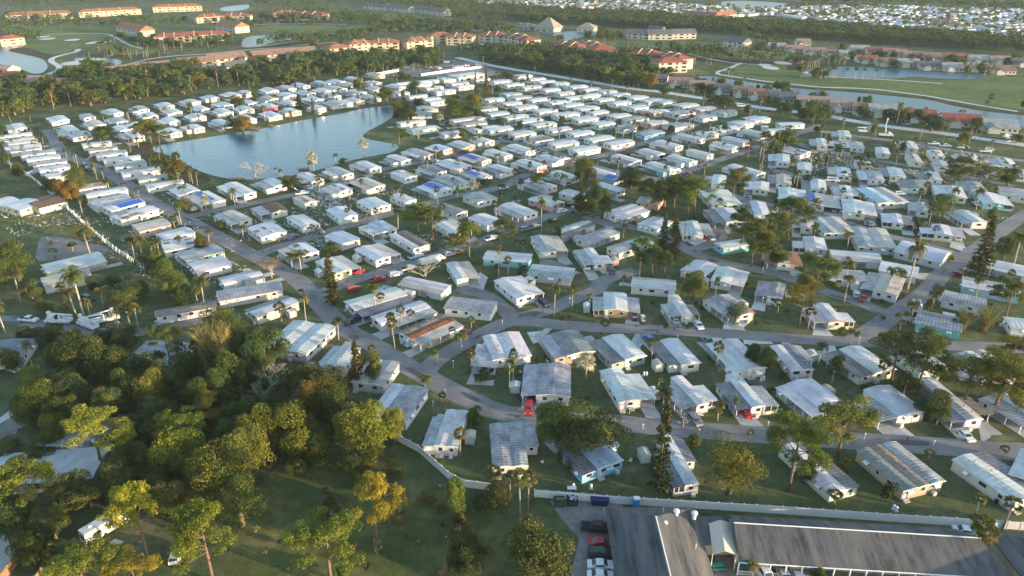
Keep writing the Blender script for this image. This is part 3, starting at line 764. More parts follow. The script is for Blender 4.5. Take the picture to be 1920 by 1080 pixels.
# far-off versions: one mesh each, trunk and crown together
def joined(kit):
    t,c,h,w=kit; me=bpy.data.meshes.new('tree'); V=[];Fc=[];MI=[]
    for k,x in enumerate([t,c]):
        if x is None: continue
        o=len(V); V+=[tuple(v.co) for v in x.vertices]; Fc+=[tuple(o+i for i in p.vertices) for p in x.polygons]; MI+=[k]*len(x.polygons)
    me.from_pydata(V,[],Fc); me.materials.append(t.materials[0]); me.materials.append((c or t).materials[0]); me.polygons.foreach_set('material_index',MI); me.update(); return me,h,w
LOW={'O':[joined(oak(111+i,dens=17,leafs=.95,nl=22,zk=.46)) for i in range(3)],'F':[joined(fanpalm(121+i,nf=16)) for i in range(2)],'K':[joined(featherpalm(131,nf=11))],
 'P':[joined(k) for k in KIT['P'][:2]],'S':[joined(KIT['S'][0])],'N':[joined(KIT['N'][0])]}
INFO={'O':('broadleaf_tree','round-crowned broadleaf tree','tree'),'Q':('broadleaf_tree','pale thin-leaved tree','tree'),'P':('pine_tree','clumpy slash pine','pine tree'),
 'N':('conifer_tree','tall pointed conifer','conifer'),'F':('cabbage_palm','cabbage palm','palm'),'K':('feather_palm','feather-leaved palm','palm'),'V':('silver_palm','silver fan palm','palm'),
 'D':('bare_tree','leafless grey tree','bare tree'),'E':('thin_tree','half-bare brown tree','tree'),'B':('bamboo_clump','yellow bamboo clump','bamboo'),'S':('shrub','low green shrub','shrub'),
 'A':('palmetto','spiky fan palm bush','palmetto'),'G':('grass_tussock','dry grass tussock','tussock')}
GRP={'O':'broadleaf trees','Q':'broadleaf trees','P':'slash pines','N':'pointed conifers','F':'cabbage palms','K':'feather palms','V':'silver palms','D':'bare trees','E':'bare trees','B':'bamboo clumps','S':'shrubs','A':'palmettos','G':'tussocks'}
TREES=[]
def tree(kind,X,Y,h,w,zone,tint=(1,1,1),low=False):
    nm,desc,cat=INFO[kind]; TREES.append((X,Y))
    if low:
        me,h0,w0=R.choice(LOW[kind]); o=mk(nm,me,None,tint,(X,Y,0))
    else:
        t,c,h0,w0=R.choice(KIT[kind]); o=empty(nm,(X,Y,0))
        a='stem' if kind in'BSG' else 'trunk'; b='foliage' if kind in'BSG' else 'crown'
        mk(a,t,o)
        if c: mk(b,c,o,tint)
    o.scale=(w/w0,w/w0,h/h0); o.rotation_euler=(0,0,R.uniform(0,6.28))
    reg(o,desc,cat,zone,GRP[kind]+(' beyond the park' if low else ''),desc); return o
def trees_px(txt,zone):
    for it in txt.replace('\n',';').split(';'):
        q=it.split()
        if not q: continue
        k=q[0]; x,yb,yt,wp=[float(v) for v in q[1:5]]; tint=(1,1,1)
        if len(q)>5: tint={'y':(1.7,1.45,.9),'d':(.92,.95,.95),'o':(2.,1.15,.8),'b':(1.5,1.05,1.),'g':(.8,1.1,.8)}[q[5]]
        tint=tuple(v*u for v,u in zip(tint,(lambda g:(g*R.uniform(.95,1.3),g,g*R.uniform(.8,1.15)))(R.uniform(.82,1.22)))) if k!='V' else (1,1,1)
        X,Y=gp(x,yb); a=(yt-540)/F
        ang=PITCH+math.atan(a); h=CH-math.tan(ang)*math.hypot(X,Y) if abs(x-960)<1 else None
        # height so that the top projects to yt
        lo,hi=0.,60.
        for _ in range(30):
            mid=(lo+hi)/2
            if pp(X,Y,mid)[1]>yt: lo=mid
            else: hi=mid
        h=max(lo,.8); w=wp/pxm(yb)
        if k in'OQ': h=min(h,13)
        tree(k,X,Y,h,w,zone,tint)
# ------------------------------------------------------------------ ground, roads, water
def sheet(name,pts,z,mat,kind='structure',px=True,smooth=0):
    P=[gp(*p) for p in pts] if px else pts
    for _ in range(smooth):
        Q=[]
        for i in range(len(P)):
            a,b=P[i],P[(i+1)%len(P)]; Q+=[(a[0]*.75+b[0]*.25,a[1]*.75+b[1]*.25),(a[0]*.25+b[0]*.75,a[1]*.25+b[1]*.75)]
        P=Q
    m=bpy.data.meshes.new(name); m.from_pydata([(x,y,z) for x,y in P],[],[tuple(range(len(P)))]); m.materials.append(M[mat])
    if m.polygons[0].normal.z<0: m.flip_normals()
    m.update(); o=mk(name,m)
    if kind: o['kind']=kind
    return o
def smooth_line(P,n=2):
    for _ in range(n):
        Q=[P[0]]
        for a,b in zip(P,P[1:]): Q+=[(a[0]*.75+b[0]*.25,a[1]*.75+b[1]*.25),(a[0]*.25+b[0]*.75,a[1]*.25+b[1]*.75)]
        P=Q+[P[-1]]
    return P
ROADSEG=[]
def strip(name,txt,w,z,mat,cap=True,wob=.12):
    n=[float(v) for v in txt.split()]; P=smooth_line([gp(n[i],n[i+1]) for i in range(0,len(n),2)])
    V=[];Fc=[]
    for i,p in enumerate(P):
        a=P[max(i-1,0)]; b=P[min(i+1,len(P)-1)]; d=(b[0]-a[0],b[1]-a[1]); l=math.hypot(*d)+1e-6; nx,ny=-d[1]/l,d[0]/l
        e=w/2; V+=[(p[0]+nx*(e+R.uniform(-wob,wob)),p[1]+ny*(e+R.uniform(-wob,wob)),z),(p[0]-nx*(e+R.uniform(-wob,wob)),p[1]-ny*(e+R.uniform(-wob,wob)),z)]
        if i: Fc.append((2*i-2,2*i-1,2*i+1,2*i))
    for a,b in zip(P,P[1:]): ROADSEG.append((a,b,w))
    me=bpy.data.meshes.new(name); me.from_pydata(V,[],Fc); me.materials.append(M[mat]); me.update()
    if me.polygons[0].normal.z<0: me.flip_normals()
    return struct(mk(name,me))
g=MB(); g.add([(-5000,-200,0),(5000,-200,0),(5000,9000,0),(-5000,9000,0)],[(0,1,2,3)]); struct(g.obj('ground','lawn'))
zr=.03
for w,t in [(6.4,"88 243 105 262 107 278 142 300 183 313 225 337 250 353 275 373 330 402 387 432 462 473 553 518 590 558 642 617 692 640 755 682 792 702 842 730 905 762 960 780 1070 788 1185 795 1285 805 1440 816 1615 827 1765 837 1960 850"),
 (5.6,"792 702 817 675 855 652 905 625 960 598 1060 611 1185 617 1310 622 1440 632 1565 640 1765 647 1960 655"),
 (5.6,"960 598 1035 580 1085 555 1120 545 1127 527 1168 513 1193 507"),(5.4,"960 598 955 588 917 555 880 545 858 540"),(5,"1077 515 1035 492 1012 492"),
 (6,"1600 641 1652 607 1690 580 1740 547 1767 510 1800 488 1817 477 1850 455 1883 427 1930 398"),
 (5.4,"1652 585 1602 562 1547 548 1480 520 1430 507 1380 498 1330 487 1290 470 1260 452 1227 435 1175 424 1127 418 1100 405"),
 (5.2,"1290 470 1330 460 1355 443 1343 427"),(5,"1227 435 1218 418 1243 406"),(5.4,"1600 423 1683 447 1750 463 1800 480"),
 (5.2,"1600 421 1560 410 1513 398 1447 385 1388 372 1360 362"),(5.2,"1440 318 1484 326 1546 346 1627 355 1692 370 1740 378"),
 (5.2,"1497 268 1527 282 1590 290 1665 305 1730 314 1780 325 1842 337 1900 350"),(5.5,"1497 250 1520 243 1600 255 1724 270 1767 279 1830 289 1940 305"),
 (5.5,"1120 338 1180 335 1243 338 1280 322 1330 307 1397 283 1430 273 1497 250 1540 234"),(5.2,"1072 294 1115 298 1147 285 1197 271 1262 256 1307 232"),
 (5,"860 272 932 262 995 272 1022 282 1072 294 1115 315 1243 338"),(5.4,"487 477 537 458 603 440 640 427 690 413 740 398 798 382 848 368 907 360 957 346 972 332 1035 312 1072 298"),
 (5.6,"590 556 640 533 690 518 757 498 840 472 890 460 925 443 960 427 1043 402 1085 385 1110 372"),
 (5.2,"345 408 437 390 503 375 553 365 592 355 642 340 667 328 720 317 757 310 817 296 870 285 907 277 932 266")]:
    strip('road',t,w,zr,'asphalt'); zr+=.004
strip('outer_street',"857 108 907 120 960 130 993 135 1102 153 1201 169 1232 171 1295 181 1379 194 1416 201 1554 217 1597 227 1667 238 1750 248 1817 257 1960 278",8,zr,'pale_concrete'); zr+=.004
strip('gravel_lane',"-30 598 35 602 60 607 150 622 240 628 320 612 380 600",5.,zr,'lot_ground'); zr+=.004
strip('dirt_track',"-40 830 20 800 60 775",6,zr,'lot_ground'); zr+=.004
# tar patches and worn spots on the streets
for i in range(90):
    a,b,w_=R.choice(ROADSEG[:900]); t_=R.random(); X=a[0]+(b[0]-a[0])*t_; Y=a[1]+(b[1]-a[1])*t_
    if Y>330: continue
    th=math.atan2(b[1]-a[1],b[0]-a[0]); L_=R.uniform(.8,4.5); W_=R.uniform(.25,1.3); of=R.uniform(-1.6,1.6); cx=X-math.sin(th)*of; cy=Y+math.cos(th)*of
    q=[(cx+math.cos(th)*sx*L_*R.uniform(.8,1.1)-math.sin(th)*sy*W_*R.uniform(.7,1.1),cy+math.sin(th)*sx*L_*R.uniform(.8,1.1)+math.cos(th)*sy*W_*R.uniform(.7,1.1)) for sx,sy in((-1,-1),(1,-1),(1,1),(-1,1))]
    sheet('road_patch',q,.122+.0003*i,R.choice(['tar_patch','tar_patch','lot_ground']),px=False,smooth=1)
for i,t in enumerate(["975 779 1003 779 1009 760 978 757","1207 750 1226 747 1222 788 1211 780","1277 769 1300 764 1320 795 1283 791","1383 780 1410 777 1437 804 1390 800","1650 798 1688 795 1716 818 1670 818",
 "1357 607 1410 600 1384 624 1354 624","1175 589 1197 589 1196 616 1171 614","1258 613 1283 612 1288 621 1258 620","1526 615 1550 620 1561 635 1522 632","715 620 742 617 715 638 695 627","650 600 665 592 679 600 664 609",
 "737 482 748 477 767 494 748 500","1690 512 1762 512 1746 526 1688 520","1785 450 1802 450 1807 472 1780 463","988 623 1025 620 1012 640 1000 645","1012 640 1040 612 1028 612 1005 628","1395 645 1450 645 1440 634 1392 632",
 "1540 645 1548 662 1572 665 1562 642","1180 645 1196 655 1210 640 1195 620","1330 640 1345 655 1365 650 1345 624","880 535 905 545 915 520 900 510","1140 555 1168 556 1172 548 1125 546","745 545 760 530 800 548 790 552",
 "1130 513 1148 512 1150 497 1112 497","1835 800 1850 800 1858 820 1840 830","1600 560 1625 558 1640 545 1620 540","1290 455 1308 462 1330 458 1322 440","1340 430 1352 440 1372 432 1358 418","1560 402 1580 415 1600 405 1585 388",
 "-5 787 18 770 57 769 30 812 -20 826","190 1030 215 1010 232 1015 205 1045","218 1045 232 1036 292 1045 285 1055","905 300 930 312 915 318 895 308","1500 340 1512 352 1530 352 1520 338"]):
    n=[float(v) for v in t.split()]; sheet('driveway',[(n[j],n[j+1]) for j in range(0,len(n),2)],.012+.0003*i,'pale_concrete' if i%3 else 'concrete')
sheet('parking_lot',[(1030,938),(1168,942),(1168,1100),(1060,1120),(1086,1010),(1050,970)],.02,'lot_ground')
sheet('side_yard_paving',[(-60,985),(38,990),(45,1040),(10,1090),(-80,1100)],.02,'concrete')
sheet('courtyard',[(1340,1040),(1440,1055),(1850,1085),(1850,1140),(1340,1140)],.02,'lot_ground')
sheet('sandy_patch',[(75,440),(130,445),(165,455),(205,462),(200,478),(150,482),(110,490),(65,492),(70,465)],.02,'lot_ground',smooth=2)
sheet('storage_lot',[(715,142),(770,120),(850,112),(905,122),(940,138),(905,146),(820,146)],.03,'lot_ground')
sheet('meadow',[(520,860),(600,838),(700,870),(780,900),(870,925),(960,965),(940,1130),(400,1130),(440,1000)],.008,'meadow_grass',smooth=3)
sheet('left_field',[(-200,395),(60,400),(150,400),(230,470),(150,450),(80,440),(-200,470)],.006,'meadow_grass',smooth=2)
WZ=.02
WATER=[
 ('lake',[(320,269),(387,258),(462,246),(485,243),(528,233),(587,222),(640,213),(682,203),(738,197),(745,207),(733,223),(707,237),(682,250),(680,258),(693,262),(723,267),(752,273),(740,285),(703,292),(673,298),(640,305),(592,321),(530,332),(470,338),(420,335),(375,322),(345,308),(320,292),(283,282),(285,275)]),
 ('lake',[(-30,84),(25,80),(48,82),(44,88),(8,94),(38,101),(77,109),(87,117),(90,127),(80,138),(58,138),(42,130),(-30,114)]),
 ('pond',[(135,110),(158,108),(223,110),(232,120),(187,130),(157,125),(150,118)]),('pond',[(413,14),(450,9),(468,8),(467,17),(433,22),(412,20)]),
 ('pond',[(462,68),(510,65),(560,64),(590,64),(560,72),(503,80),(497,85),(452,91),(453,78)]),
 ('pond',[(1000,62),(1077,58),(1143,57),(1137,63),(1097,68),(1080,73),(1050,77),(1048,68)]),
 ('canal',[(1305,143),(1330,142),(1383,151),(1450,160),(1480,165),(1600,173),(1672,180),(1750,188),(1783,198),(1850,210),(1960,220),(1960,245),(1850,226),(1780,216),(1690,203),(1600,192),(1480,182),(1380,168),(1305,152)]),
 ('pond',[(1503,134),(1540,128),(1600,124),(1667,128),(1725,133),(1800,138),(1860,147),(1850,149),(1750,147),(1717,143),(1683,147),(1593,146),(1503,141)]),
 ('pond',[(1343,8),(1347,3),(1397,1),(1483,6),(1480,14),(1430,18),(1380,15)]),
 ('pond',[(1165,96),(1180,96),(1180,106),(1162,107)])]
for i,(n,p) in enumerate(WATER):
    sheet(n,p,.05+.001*i,'lake_water' if i==0 else 'pond_water',smooth=2)
    # bare bank round the water
FW=[("50 62 130 52 220 55 285 62 300 100 240 112 200 95 170 70 140 92 110 104 50 92 40 80 55 70",0),("100 110 150 118 160 130 150 140 110 138 118 127 104 116",0),("0 38 100 42 200 48 210 58 120 60 40 66 0 60",0),
 ("195 134 320 108 420 99 540 88 640 80 640 90 560 96 470 108 330 124 210 140",0),("470 50 560 46 640 50 700 60 640 66 560 60 470 60",0),("640 62 700 56 800 60 930 64 1000 66 960 56 860 44 780 36 700 40 640 50",0),
 ("660 15 760 22 850 34 880 40 800 38 700 30 650 24",0),("1065 75 1150 76 1165 90 1110 88 1050 80",0),("1150 60 1280 75 1400 90 1500 100 1560 112 1500 118 1430 112 1350 108 1280 98 1200 86",0),
 ("1345 132 1400 122 1480 120 1500 142 1600 148 1700 150 1800 152 1960 140 1960 212 1850 196 1750 182 1650 170 1540 164 1440 152 1380 143",0),("1200 128 1300 126 1340 138 1300 142 1220 140",0),("1600 112 1680 120 1760 128 1860 140 1930 150 1860 152 1790 140 1700 132 1620 124",0)]
for i,(t,_) in enumerate(FW):
    n=[float(v) for v in t.split()]; sheet('fairway',[(n[j],n[j+1]) for j in range(0,len(n),2)],.02+.0007*i,'fairway_grass',smooth=2)
for i,t in enumerate(["88 140 107 133 113 127 108 122 97 117 95 110 117 103 145 97 147 92","188 130 217 125 250 118 283 110 320 105 403 100 470 92 520 90 587 82 637 79","480 88 560 76 600 67 665 58 778 55","60 65 100 64 198 62 217 70 242 85 267 91","440 62 446 52 470 46 560 44 650 46",
 "1280 82 1397 95 1438 97 1488 105 1533 111","1390 118 1370 127 1362 130 1343 135 1347 140 1363 142 1430 152 1487 158 1538 164 1600 165 1650 168 1700 175 1733 179 1783 188 1833 197 1908 209","1503 142 1588 146 1675 150 1767 157","1205 90 1280 98 1360 118 1440 122"]):
    strip('cart_path',t,(5,3,2.6,3,3,2.6,3.2,2.4,2.6)[i],.06+.001*i,'pale_concrete')
for x,y,w in [(80,69,5),(90,73,5),(136,75,5),(178,80,6),(195,79,5),(168,113,6),(145,118,8),(1435,122,4),(1445,127,5),(900,57,5),(1468,118,5),(1482,112,4),(1520,137,4)]:
    X,Y=gp(x,y); sheet('sand_bunker',[(X+math.cos(a*.785)*w*1.6*R.uniform(.8,1.1),Y+math.sin(a*.785)*w*2.4*R.uniform(.7,1.1)) for a in range(8)],.085,'pale_concrete',px=False,smooth=2)
for i,t in enumerate(["1310 108 1430 114 1520 118 1520 121 1400 120 1300 116","1440 112 1600 122 1500 131 1470 134 1480 124","1160 84 1280 98 1370 112 1350 118 1240 102 1150 92","8 94 48 88 70 96 100 104 115 104 112 112 85 112 45 104","160 100 230 104 300 98 320 104 240 114 225 108 160 107","440 92 500 86 520 84 640 72 640 66 700 64 690 70 600 80 480 92"]):
    n=[float(v) for v in t.split()]; sheet('rough',[(n[j],n[j+1]) for j in range(0,len(n),2)],.032+.0007*i,'bank_scrub',smooth=2)
sheet('lake_bank',[(262,268),(320,264),(350,300),(385,325),(400,345),(330,345),(290,320),(255,300),(240,285)],.024,'bank_scrub',smooth=2)
sheet('canal_bank',[(1305,139),(1383,147),(1480,161),(1600,169),(1672,176),(1733,182),(1783,192),(1850,204),(1960,214),(1960,222),(1850,212),(1750,190),(1672,182),(1600,175),(1480,167),(1383,153),(1305,145)],.028,'bank_scrub')
# ------------------------------------------------------------------ white fences
def fence(txt,zone,label,h=1.85,seg=2.44,miss=0.,kind='white_fence',mat='vinyl',lean=0):
    n=[float(v) for v in txt.split()]; P=[gp(n[i],n[i+1]) for i in range(0,len(n),2)]
    o=empty(kind,(P[0][0],P[0][1],0)); T=[(p[0]-P[0][0],p[1]-P[0][1]) for p in P]; tot=sum(math.dist(a,b) for a,b in zip(T,T[1:])); seg=max(seg,tot/95)
    for a,b in zip(T,T[1:]):
        L=math.dist(a,b); k=max(1,round(L/seg)); ang=math.atan2(b[1]-a[1],b[0]-a[0])
        for j in range(k):
            c=(a[0]+(b[0]-a[0])*j/k,a[1]+(b[1]-a[1])*j/k,0); l=L/k
            p=MB(); p.box(-.065,.065,-.065,.065,0,h+.12); p.box(-.09,.09,-.09,.09,h+.12,h+.18); p.obj('post',mat,o,loc=c,rz=ang)
            if R.random()<miss: continue
            p=MB(); p.box(.07,l-.07,-.025,.025,.08,h-.05); p.box(.07,l-.07,-.045,.045,h-.14,h); p.box(.07,l-.07,-.045,.045,.06,.2)
            q=p.obj('panel',mat,o,loc=c,rz=ang)
            if lean and R.random()<.6: q.rotation_euler=(R.uniform(-1.3,.2),0,ang)
    tag(o,label,'fence'); return o
fence("724 816 785 848 840 897 868 913 922 920","","white vinyl privacy fence slanting down beside the meadow")
fence("1002 932 1160 945 1440 962 1665 978 1815 987 1960 997","","long white vinyl privacy fence between the park and the motel roofs")
fence("88 358 118 385 150 415 185 445 215 470 262 500 292 520","","storm-broken white fence with gaps and fallen panels",1.7,1.6,.45,lean=1)
fence("-5 300 20 310 60 335 88 358","","weathered pale fence at the far left edge",1.6,3,.1)
fence("700 142 748 134","","low white wall by the boat yard",2,3); fence("790 143 850 134 905 128","","white wall along the boat yard front",2,4)
fence("3 1096 45 1040","","tan board fence in the lower-left corner",1.9,2,kind='board_fence',mat='wood'); fence("70 1096 100 1052","","tan board fence below the palm bushes",1.9,2,kind='board_fence',mat='wood')
fence("220 765 222 785 264 787","","low pale block wall in the left wood",1.2,3,kind='block_wall',mat='concrete')
# ------------------------------------------------------------------ large buildings
def roofhip(m,W,D,z0,rise,ov=.6,hip=True,mi=0):
    a,b=W/2+ov,D/2+ov; q=min(b,a*.9) if hip else 0
    v=[(-a,-b,z0),(a,-b,z0),(a,b,z0),(-a,b,z0),(-a+q,0,z0+rise),(a-q,0,z0+rise),(-a,-b,z0-.25),(a,-b,z0-.25),(a,b,z0-.25),(-a,b,z0-.25)]
    m.add(v,[(0,1,5,4),(1,2,5),(2,3,4,5),(3,0,4),(6,7,1,0),(7,8,2,1),(8,9,3,2),(9,6,0,3),(9,8,7,6)],mi)
def block(x0,y0,x1,y1,depth,h,rise,roofc,wallc,zone,desc,cat,group,storeys=2,hip=True,rmat='tile_roof',bays=None,nm='apartment_building'):
    a=gp(x0,y0,h); b=gp(x1,y1,h); W=math.dist(a,b); th=math.atan2(b[1]-a[1],b[0]-a[0])
    cx=(a[0]+b[0])/2-math.sin(th)*depth/2; cy=(a[1]+b[1])/2+math.cos(th)*depth/2
    o=empty(nm,(cx,cy,0),th); HOMES.append((cx,cy,th+math.pi/2,W,depth))
    m=MB(); m.box(-W/2,W/2,-depth/2,depth/2,0,h)
    if not hip: m.prof([(-depth/2,h),(depth/2,h),(0,h+rise-.1)],-W/2,W/2)
    m.obj('wall','painted_wall',o,CC[wallc] if isinstance(wallc,str) else wallc)
    r=MB(); roofhip(r,W,depth,h+.02,rise,.8,hip); r.obj('roof',rmat,o,CC[roofc] if isinstance(roofc,str) else roofc)
    nb=bays or max(2,int(W/6))
    for j in range(nb):
        x=-W/2+W*(j+.5)/nb; w=W/nb*(.62 if j%2 else .3)/2
        for s in range(storeys):
            z=h*s/storeys+.9; f=MB(); f.box(x-w-.1,x+w+.1,-depth/2-.05,-depth/2,z-.1,z+1.7,0); f.box(x-w,x+w,-depth/2-.07,-depth/2-.02,z,z+1.6,1); f.obj('window',['white_trim','window_glass'],o)
    for s in range(storeys):
        z=h*s/storeys+.9; f=MB(); f.box(W/2,W/2+.05,-1,1,z,z+1.4,0); f.box(W/2+.02,W/2+.07,-.9,.9,z+.1,z+1.3,1); f.obj('window',['white_trim','window_glass'],o)
    if W>26 and hip:
        for j in range(1,3):
            p=MB(); x=-W/2+W*j/3; p.prof([(-depth/2-.9,h+.3),(0,h+rise+.6),(depth/2+.9,h+.3),(depth/2+.9,h-.1),(0,h+rise+.1),(-depth/2-.9,h-.1)],x-.35,x+.35); p.obj('parapet','plain',o,(.6,.52,.42))
    reg(o,desc,cat,zone,group,desc); return o
OR=(.36,.16,.09); RD=(.34,.11,.075); BR=(.27,.18,.14); DK=(.15,.15,.165)
Y_=(.55,.46,.3); Wt=(.46,.43,.38)
for q in ["10 29 135 24 14","148 23 264 17 14","286 14 378 11 14"]:
    n=[float(v) for v in q.split()]; block(*n,7,3.2,OR,Y_,'above the left golf course','orange-roofed cream apartment block','apartment building','orange-roofed apartment buildings')
for q in ["368 33 420 30 14","415 30 467 30 14","512 25 560 24 14","548 25 604 28 14","288 70 345 68 15","330 67 430 63 15","0 74 45 70 14"]:
    n=[float(v) for v in q.split()]; block(*n,7,3,RD,Y_,'among trees at upper left','two-storey red-roofed building','apartment building','red-roofed apartment buildings')
for q in ["217 50 262 58 16","404 46 440 51 18"]:
    n=[float(v) for v in q.split()]; block(*n,7,5,OR,Wt,'by the left parking court','end-on orange-roofed block','apartment building','orange-roofed apartment buildings',hip=False)
for q in ["617 92 660 88 18","655 84 704 80 16","690 81 748 80 18","763 79 812 75 18","808 68 850 66 16","836 69 885 70 18"]:
    n=[float(v) for v in q.split()]; block(*n,8.2,3,OR,Y_,'behind the boat yard','three-storey orange-roofed building','apartment building','orange-roofed apartment buildings',3)
for q in ["897 66 945 68 16","940 67 985 76 18","1032 84 1085 90 18","1078 82 1120 90 16","1112 95 1160 94 18","1178 100 1233 104 18","1228 103 1272 112 16","1236 118 1290 116 18"]:
    n=[float(v) for v in q.split()]; block(*n,8.4,3.2,RD,Wt,'behind the tree belt','three-storey red-roofed building','apartment building','red-roofed apartment buildings',3)
for q in ["205 137 262 130 14","260 130 322 124 14","337 120 400 115 14","395 113 463 106 14","477 106 530 101 14","528 101 594 96 14"]:
    n=[float(v) for v in q.split()]; block(*n,5.5,4,BR,Y_,'along the left fairway','brown-roofed townhouse row','townhouses','brown-roofed townhouse rows',2,False)
for q in ["370 134 408 128 11","425 126 470 122 11"]:
    n=[float(v) for v in q.split()]; block(*n,5,3.5,DK,Y_,'below the brown townhouse rows','grey-roofed garage block','garage block','garage blocks',1,False)
for q in ["680 10 722 13 13","722 12 765 17 13","768 15 832 22 13","1175 62 1218 64 14","1216 64 1262 64 14","1262 63 1306 62 14","1357 75 1392 80 13","1215 55 1240 57 9"]:
    n=[float(v) for v in q.split()]; block(*n,6,4,DK,Wt,'beyond the golf course','dark-roofed townhouse row','townhouses','dark-roofed townhouse rows',2,False,'shingle_roof')
for q in ["1280 28 1338 32 20","1340 31 1380 26 10"]:
    n=[float(v) for v in q.split()]; block(*n,7,5,(.3,.14,.1),Y_,'beyond the far tree belt','long low red-brown roofed building','building','far red-brown buildings',1,False)
for q in ["1745 42 1800 44 18"]:
    n=[float(v) for v in q.split()]; block(*n,5,3,BR,Y_,'in the far white-roofed neighbourhood','wide brown-roofed hall','hall','halls',1)
THT=(.3,.27,.23)
block(1003,52,1038,54,26,4.5,11,THT,Wt,'beside the fountain pond','steep thatch-coloured clubhouse roof','clubhouse','golf clubhouse buildings',1,True,'shingle_roof')
block(958,50,1003,51,16,3.5,3.5,(.25,.25,.25),Wt,'left of the clubhouse','low grey-roofed clubhouse wing','clubhouse wing','golf clubhouse buildings',1,True,'shingle_roof')
block(1082,52,1113,53,22,4.5,5,THT,Wt,'right of the clubhouse','square hip-roofed cart barn','cart barn','golf clubhouse buildings',1,True,'shingle_roof')
def villa(x,y,wp,rc,zone,ang=None,dep=17.):
    h=3.; W=wp/pxm(y)
    a=gp(x-wp/2,y,h); th=ang if ang is not None else rad(-10); c=gp(x,y,h)
    o=empty('villa',(c[0],c[1]+dep*.4,0),th); HOMES.append((c[0],c[1]+dep*.4,th+math.pi/2,W,dep))
    m=MB(); m.box(-W/2,W/2,-dep/2,dep/2,0,h); m.prof([(-dep/2,h),(dep/2,h),(0,h+3)],-W/2,W/2)
    m.box(-W*.38,-W*.05,-dep/2-4,-dep/2,0,h-.1); m.prof([(-W*.38,h-.1),(-W*.05,h-.1),(-W*.215,h+1.5)],-dep/2-4,-dep/2,0,'y'); m.obj('wall','painted_wall',o,(.58,.54,.47))
    r=MB(); s=.22
    for sg in(-1,1):
        r.hexa([(-W/2-.5,sg*(dep/2+.7),h-.2),(W/2+.5,sg*(dep/2+.7),h-.2),(W/2+.5,0,h+3.1),(-W/2-.5,0,h+3.1),(-W/2-.5,sg*(dep/2+.7),h+.02),(W/2+.5,sg*(dep/2+.7),h+.02),(W/2+.5,0,h+3.1+s),(-W/2-.5,0,h+3.1+s)][::1])
        x0,x1,xm=-W*.38-.4,-W*.05+.4,-W*.215
        xe=x0 if sg<0 else x1
        r.hexa([(xe,-dep/2-4.4,h-.2),(xm,-dep/2-4.4,h+1.65),(xm,-dep/4,h+1.65),(xe,-dep/4,h-.2),(xe,-dep/2-4.4,h),(xm,-dep/2-4.4,h+1.85),(xm,-dep/4,h+1.85),(xe,-dep/4,h)])
    r.obj('roof','tile_roof',o,rc)
    g=MB(); g.box(-W*.34,-W*.09,-dep/2-4.06,-dep/2-4,0,2.3); g.obj('garage_door','plain',o,(.6,.58,.55))
    for xx in(.08,.26,.4):
        f=MB(); f.box(W*xx-.8,W*xx+.8,-dep/2-.05,-dep/2,.9,2.3,0); f.box(W*xx-.7,W*xx+.7,-dep/2-.07,-dep/2-.02,1.,2.2,1); f.obj('window',['white_trim','window_glass'],o)
    nm={RD:'red',BR:'brown',DK:'slate',LG:'pale grey',TN:'tan',PK:'pinkish'}[rc]
    reg(o,nm+'-roofed villa','house',zone,'golf course villas','villa'); return o
LG=(.36,.37,.37); TN=(.36,.27,.22); PK=(.38,.22,.19)
for x,y,w,c in [(1631,112,36,RD),(1667,117,36,BR),(1708,119,38,LG),(1748,124,36,DK),(1793,127,36,LG),(1837,127,40,TN),(1885,132,40,BR)]: villa(x,y,w,c,'on the far canal shore')
for x,y,w,c in [(1616,93,32,LG),(1646,97,30,RD),(1674,99,24,PK),(1695,101,20,PK),(1718,105,34,PK),(1754,107,32,BR),(1795,108,36,RD),(1841,112,32,LG),(1882,114,34,TN),(1922,118,26,DK),(1460,88,30,LG),(1494,92,32,PK),(1532,97,36,PK),(1565,101,34,BR),(1590,103,22,LG),(1510,80,24,TN)]: villa(x,y,w,c,'below the far tree belt')
for x,y,w,c in [(1232,149,44,DK),(1280,156,42,PK),(1322,162,46,TN),(1360,168,28,DK),(1398,173,34,BR),(1428,178,36,BR),(1478,184,44,(DK)),(1535,193,64,TN),(1585,200,40,TN),(1625,206,34,BR),(1662,209,46,LG),(1733,219,52,RD),(1812,228,62,RD),(1882,238,60,LG)]: villa(x,y,w,c,'between the canal and outer street',rad(-16))
for x,y,w,c in [(12,144,30,RD),(60,152,26,TN),(115,158,30,BR),(5,132,20,TN),(2,178,26,BR)]: villa(x,y,w,c,'by the far-left lake',rad(-5))
villa(1905,192,1,BR,'x') if 0 else None
# park clubhouse and long carports
block(860,145,908,138,12,4,.6,'w','cream','beside the boat yard','long white flat-roofed hall','hall','park halls',1,True,'sheet_roof',nm='hall')
for x0,y0,x1,y1 in [(904,83,930,88),(935,87,960,91),(957,91,985,99),(1145,117,1185,121),(865,88,888,86),(522,38,580,37)]:
    a=gp(x0,y0,3);b=gp(x1,y1,3);W=math.dist(a,b);th=math.atan2(b[1]-a[1],b[0]-a[0]); o=empty('carport_shelter',((a[0]+b[0])/2,(a[1]+b[1])/2+3,0),th)
    m=MB(); m.box(-W/2,W/2,-3,3,2.8,3); m.obj('roof','sheet_roof',o,CC['w'])
    for j in range(6): m=MB(); x=-W/2+.5+(W-1)*j/5; m.box(x-.1,x+.1,2,2.2,0,2.8); m.obj('post','white_trim',o)
    reg(o,'long flat white carport shelter','carport','among the apartment buildings','carport shelters')
